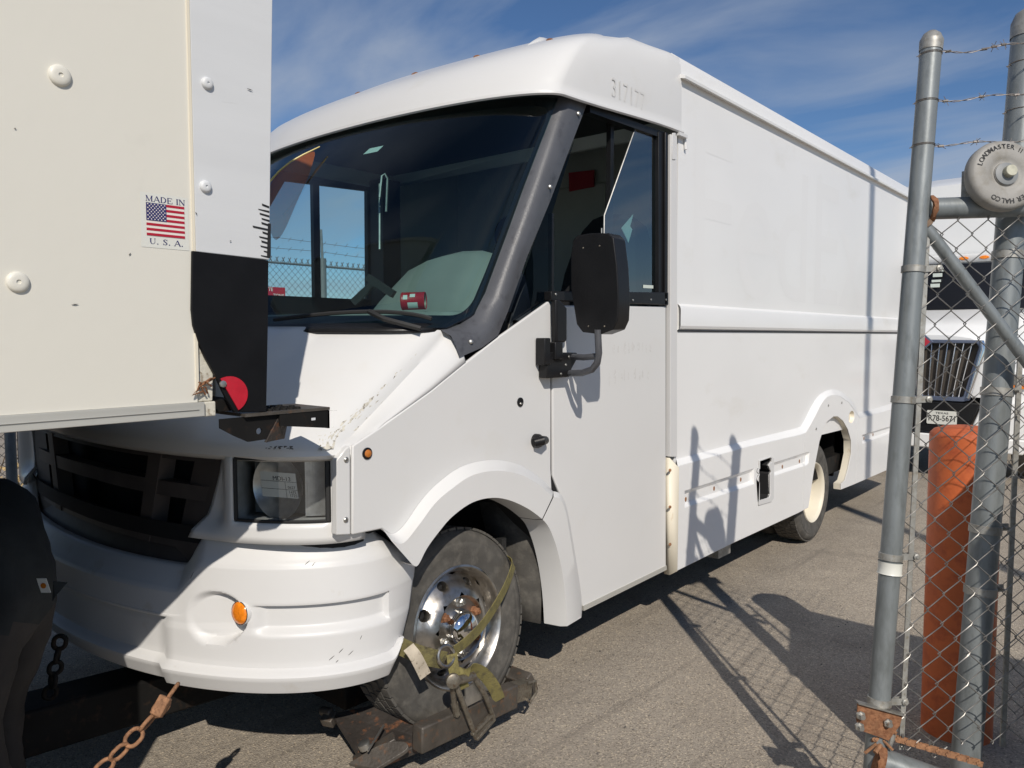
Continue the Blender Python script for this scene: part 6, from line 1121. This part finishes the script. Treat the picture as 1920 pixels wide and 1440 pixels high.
for k, y_ in enumerate((2.03, 5.03, 8.03, 11.03)):
    m = MB(); m.tube([(-4.95, y_, 0), (-4.95, y_, FZ + 0.05)], 0.04, 14); m.link('fence_post', M['galv'], ff, smooth=60)
    m = MB(); m.tube([(-4.95, y_, FZ + 0.03), (-4.97, y_, FZ + 0.36)], 0.014, 8); m.link('wire_arm', M['galv'], ff)
for k, z_ in enumerate((2.50, 2.60)):
    m = MB(); m.tube([(-4.97, FY0 + i*0.5, z_ + 0.01*sin(i*2.1 + k)) for i in range(27)], 0.0025, 5)
    for i in range(90): y_ = FY0 + i*0.145; m.tube([(-4.97, y_ - 0.02, z_ - 0.02), (-4.97, y_ + 0.02, z_ + 0.025)], 0.002, 4)
    m.link('barbed_strand', M['barb'], ff, smooth=0)
sg_ = thing('warning_sign', 'red and white warning sign hung on the perimeter fence', 'sign', (-4.95, 4.4, 1.95))
m = MB(); m.box((-4.965, 4.10, 1.985), (-4.955, 4.565, 2.10)); m.link('red_panel', M['sign_red'], sg_)
m = MB(); m.box((-4.965, 4.10, 1.87), (-4.955, 4.565, 1.984)); m.link('white_panel', M['sticker'], sg_)
o = text_mesh('TE', 0.035, (-4.953, 4.42, 2.075), (0, 1, 0), (0, 0, 1), M['flag_white'], 'sign_lettering', None, bold=0.02, lift=0.001, align='RIGHT'); adopt(o, sg_)
o = text_mesh('ZONE', 0.035, (-4.953, 4.55, 2.015), (0, 1, 0), (0, 0, 1), M['flag_white'], 'sign_lettering', None, bold=0.02, lift=0.001, align='RIGHT'); adopt(o, sg_)
rb = random.Random(12); m = MB()
for k in range(2600):
    y_ = rb.uniform(0.0, 12.5); x_ = -5.35 - abs(rb.gauss(0, 0.5)); z_ = rb.random()**0.8*(0.75 + 0.25*sin(y_*2.1) + 0.15*sin(y_*5.3)); s_ = rb.uniform(0.02, 0.055); d1 = V((rb.gauss(0, 1), rb.gauss(0, 1), rb.gauss(0, 1))).normalized(); d2 = d1.orthogonal().normalized()
    c = V((x_, y_, z_)); m.add([c - d1*s_, c + d2*s_*0.5, c + d1*s_, c - d2*s_*0.5], [(0, 1, 2, 3)])
bo = m.link('dry_brush', M['brush'], smooth=0, kind='stuff'); bo['label'] = 'dry yellow brush growing behind the perimeter fence'
m = MB()
for k in range(160):
    y_ = rb.uniform(0, 12.5); x_ = -5.4 - abs(rb.gauss(0, 0.4)); m.tube([(x_, y_, 0), (x_ + rb.gauss(0, 0.1), y_ + rb.gauss(0, 0.1), rb.uniform(0.4, 0.9))], [0.008, 0.003], 4)
bs = m.link('brush_stems', M['brush_dark'], bo, smooth=0, kind='stuff')

# ------------------------------------------------------------------ person bending in the shade in front of the bumper
def skinned(chains, name):
    """chains: list of lists of (point, radius); chains share points by equal coordinates. Returns an evaluated mesh."""
    vs, ed, rs = [], [], []; idx = {}
    for ch_ in chains:
        prev = None
        for p, r in ch_:
            key = tuple(round(c, 4) for c in p)
            if key not in idx: idx[key] = len(vs); vs.append(tuple(p)); rs.append(r)
            if prev is not None and prev != idx[key]: ed.append((prev, idx[key]))
            prev = idx[key]
    me = bpy.data.meshes.new(name); me.from_pydata(vs, ed, []); o = bpy.data.objects.new(name, me); COL.objects.link(o)
    md = o.modifiers.new('skin', 'SKIN'); 
    for i, r in enumerate(rs): me.skin_vertices[0].data[i].radius = (r if isinstance(r, tuple) else (r, r))
    me.skin_vertices[0].data[0].use_root = True; md.use_smooth_shade = True; sb = o.modifiers.new('sub', 'SUBSURF'); sb.levels = sb.render_levels = 2
    bpy.context.view_layer.update(); out = bpy.data.meshes.new_from_object(o.evaluated_get(bpy.context.evaluated_depsgraph_get())); bpy.data.objects.remove(o); return out
DP = 2.35
pel = V((-0.637, 0.762, 0.818)); sp1 = V((-0.648, 0.75, 0.951)); chst = V((-0.678, 0.683, 1.082)); nck = V((-0.741, 0.583, 1.169)); hd = V((-0.795, 0.513, 1.189)); fwd = -V((0.76100, 0.64875, 0.00000)); near = -V((-0.64749, 0.75952, -0.06238)); near.z = 0
hipN, hipF = pel + near*0.095 + V((0, 0, -0.05)), pel - near*0.095 + V((0, 0, -0.05))
kneN, kneF = hipN + fwd*0.06 + V((0, 0, 0.43 - hipN.z)), hipF + fwd*0.12 + V((0, 0, 0.42 - hipF.z))
ankN, ankF = hipN + V((0, 0, 0.09 - hipN.z)) - fwd*0.02, hipF + fwd*0.10 + V((0, 0, 0.09 - hipF.z))
shN, shF = chst + near*0.19 + fwd*0.05, chst - near*0.19 + fwd*0.05
elN, elF = shN + V((0, 0, -0.27)) + fwd*0.08, shF + V((0, 0, -0.26)) + fwd*0.12
wrN, wrF = elN + fwd*0.20 + V((0, 0, -0.13)), elF + fwd*0.22 + V((0, 0, -0.10))
body = [[(pel, 0.135), (sp1, 0.135), (chst, (0.165, 0.15)), (nck, 0.060), (hd + V((0, 0, -0.02)), 0.085), (hd + fwd*0.05 + V((0, 0, 0.03)), 0.088)],
        [(pel, 0.135), (hipN, 0.10), ((hipN + kneN)/2, 0.088), (kneN, 0.066), ((kneN + ankN)/2, 0.060), (ankN, 0.055), (ankN + fwd*0.08 + V((0, 0, -0.045)), 0.042), (ankN + fwd*0.18 + V((0, 0, -0.055)), 0.032)],
        [(pel, 0.135), (hipF, 0.10), ((hipF + kneF)/2, 0.088), (kneF, 0.066), ((kneF + ankF)/2, 0.060), (ankF, 0.055), (ankF + fwd*0.08 + V((0, 0, -0.045)), 0.042), (ankF + fwd*0.18 + V((0, 0, -0.055)), 0.032)],
        [(chst, (0.165, 0.15)), (shN, 0.075), ((shN + elN)/2, 0.062), (elN, 0.052), ((elN + wrN)/2, 0.046), (wrN, 0.034), (wrN + (wrN - elN).normalized()*0.07, 0.036)],
        [(chst, (0.165, 0.15)), (shF, 0.075), ((shF + elF)/2, 0.062), (elF, 0.052), ((elF + wrF)/2, 0.046), (wrF, 0.034), (wrF + (wrF - elF).normalized()*0.07, 0.036)]]
for w_, e_ in ((wrN, elN), (wrF, elF)):
    d = (w_ - e_).normalized(); palm = w_ + d*0.07; sd = d.cross(V((0, 0, 1))).normalized()
    for k, ln in enumerate((0.075, 0.085, 0.080, 0.062)):
        b_ = palm + sd*(0.030 - 0.020*k); body.append([(palm, 0.036), (b_ + d*0.025, 0.0105), (b_ + d*(0.025 + ln*0.5) - V((0, 0, ln*0.20)), 0.0095), (b_ + d*(0.02 + ln*0.75) - V((0, 0, ln*0.55)), 0.0085)])
    body.append([(w_ + d*0.02, 0.034), (w_ + d*0.035 + sd*0.045, 0.013), (w_ + d*0.07 + sd*0.058, 0.0115), (w_ + d*0.095 + sd*0.050 - V((0, 0, 0.01)), 0.010)])
pm_ = skinned(body, 'person')
for nm in ('jacket', 'pants', 'skin', 'leather', 'hair'): pm_.materials.append(M[nm])
for p in pm_.polygons:
    c = p.center; inw = min((c - wrN).length, (c - wrF).length); hdv = (c - hd)
    if (c - hd).length < 0.15 and hdv.dot(fwd) > -0.09: p.material_index = 4 if hdv.z > 0.02 else 2
    elif (c - wrN).dot((wrN - elN).normalized()) > 0.01 and (c - wrN).length < 0.25 or (c - wrF).dot((wrF - elF).normalized()) > 0.01 and (c - wrF).length < 0.25: p.material_index = 2
    elif c.z < 0.13: p.material_index = 3
    elif c.z < pel.z - 0.06: p.material_index = 1
    else: p.material_index = 0
    p.use_smooth = True
per = bpy.data.objects.new('person', pm_); COL.objects.link(per); tag(per, 'person in dark jacket and taupe trousers bending over at the bumper', 'person')
# wrinkles
tex = bpy.data.textures.new('cloth_folds', 'CLOUDS'); tex.noise_scale = 0.10; md = per.modifiers.new('folds', 'DISPLACE'); md.texture = tex; md.strength = 0.035; md.mid_level = 0.5; md.texture_coords = 'GLOBAL'
c = V((-0.431, 0.784, 0.877)); rt, up = V((0.76100, 0.64875, 0.00000)), V((0, 0, 1)); tl = rt*0.97 + up*-0.0
m = MB(); m.add([c + (rt*i*0.014 + up*j*0.021 + rt*j*-0.006) for i, j in ((-1, -1), (1, -1), (1, 1), (-1, 1))], [(0, 1, 2, 3)]); lb_ = m.link('pocket_label', M['sticker'], per, smooth=0, solid=0.002)
m = MB(); m.lathe(c + near*0.002, near, [(0.0085, 0), (0, 0.0005)], 10); m.link('label_mark', M['amber_dark'], lb_)
m = MB(); j0 = V((-0.487, 0.823, 0.806)); m.add([j0, V((-0.487, 0.828, 0.867)), V((-0.475, 0.863, 0.857)), V((-0.48, 0.83, 0.822))], [(0, 1, 2, 3)]); m.link('jacket_flap', M['jacket'], per, smooth=0, solid=0.006)
# head details: nose, ears, eyes (out of frame)
m = MB(); fc_ = hd + fwd*0.13 + V((0, 0, -0.01)); m.tube([fc_ + V((0, 0, 0.03)), fc_ + fwd*0.02 + V((0, 0, -0.01)), fc_ + V((0, 0, -0.02))], [0.008, 0.014, 0.010], 8); m.tube([hd + near*0.088 + V((0, 0, 0.02)), hd + near*0.10, hd + near*0.088 + V((0, 0, -0.03))], [0.010, 0.016, 0.010], 8); m.link('face_features', M['skin'], per, smooth=60)
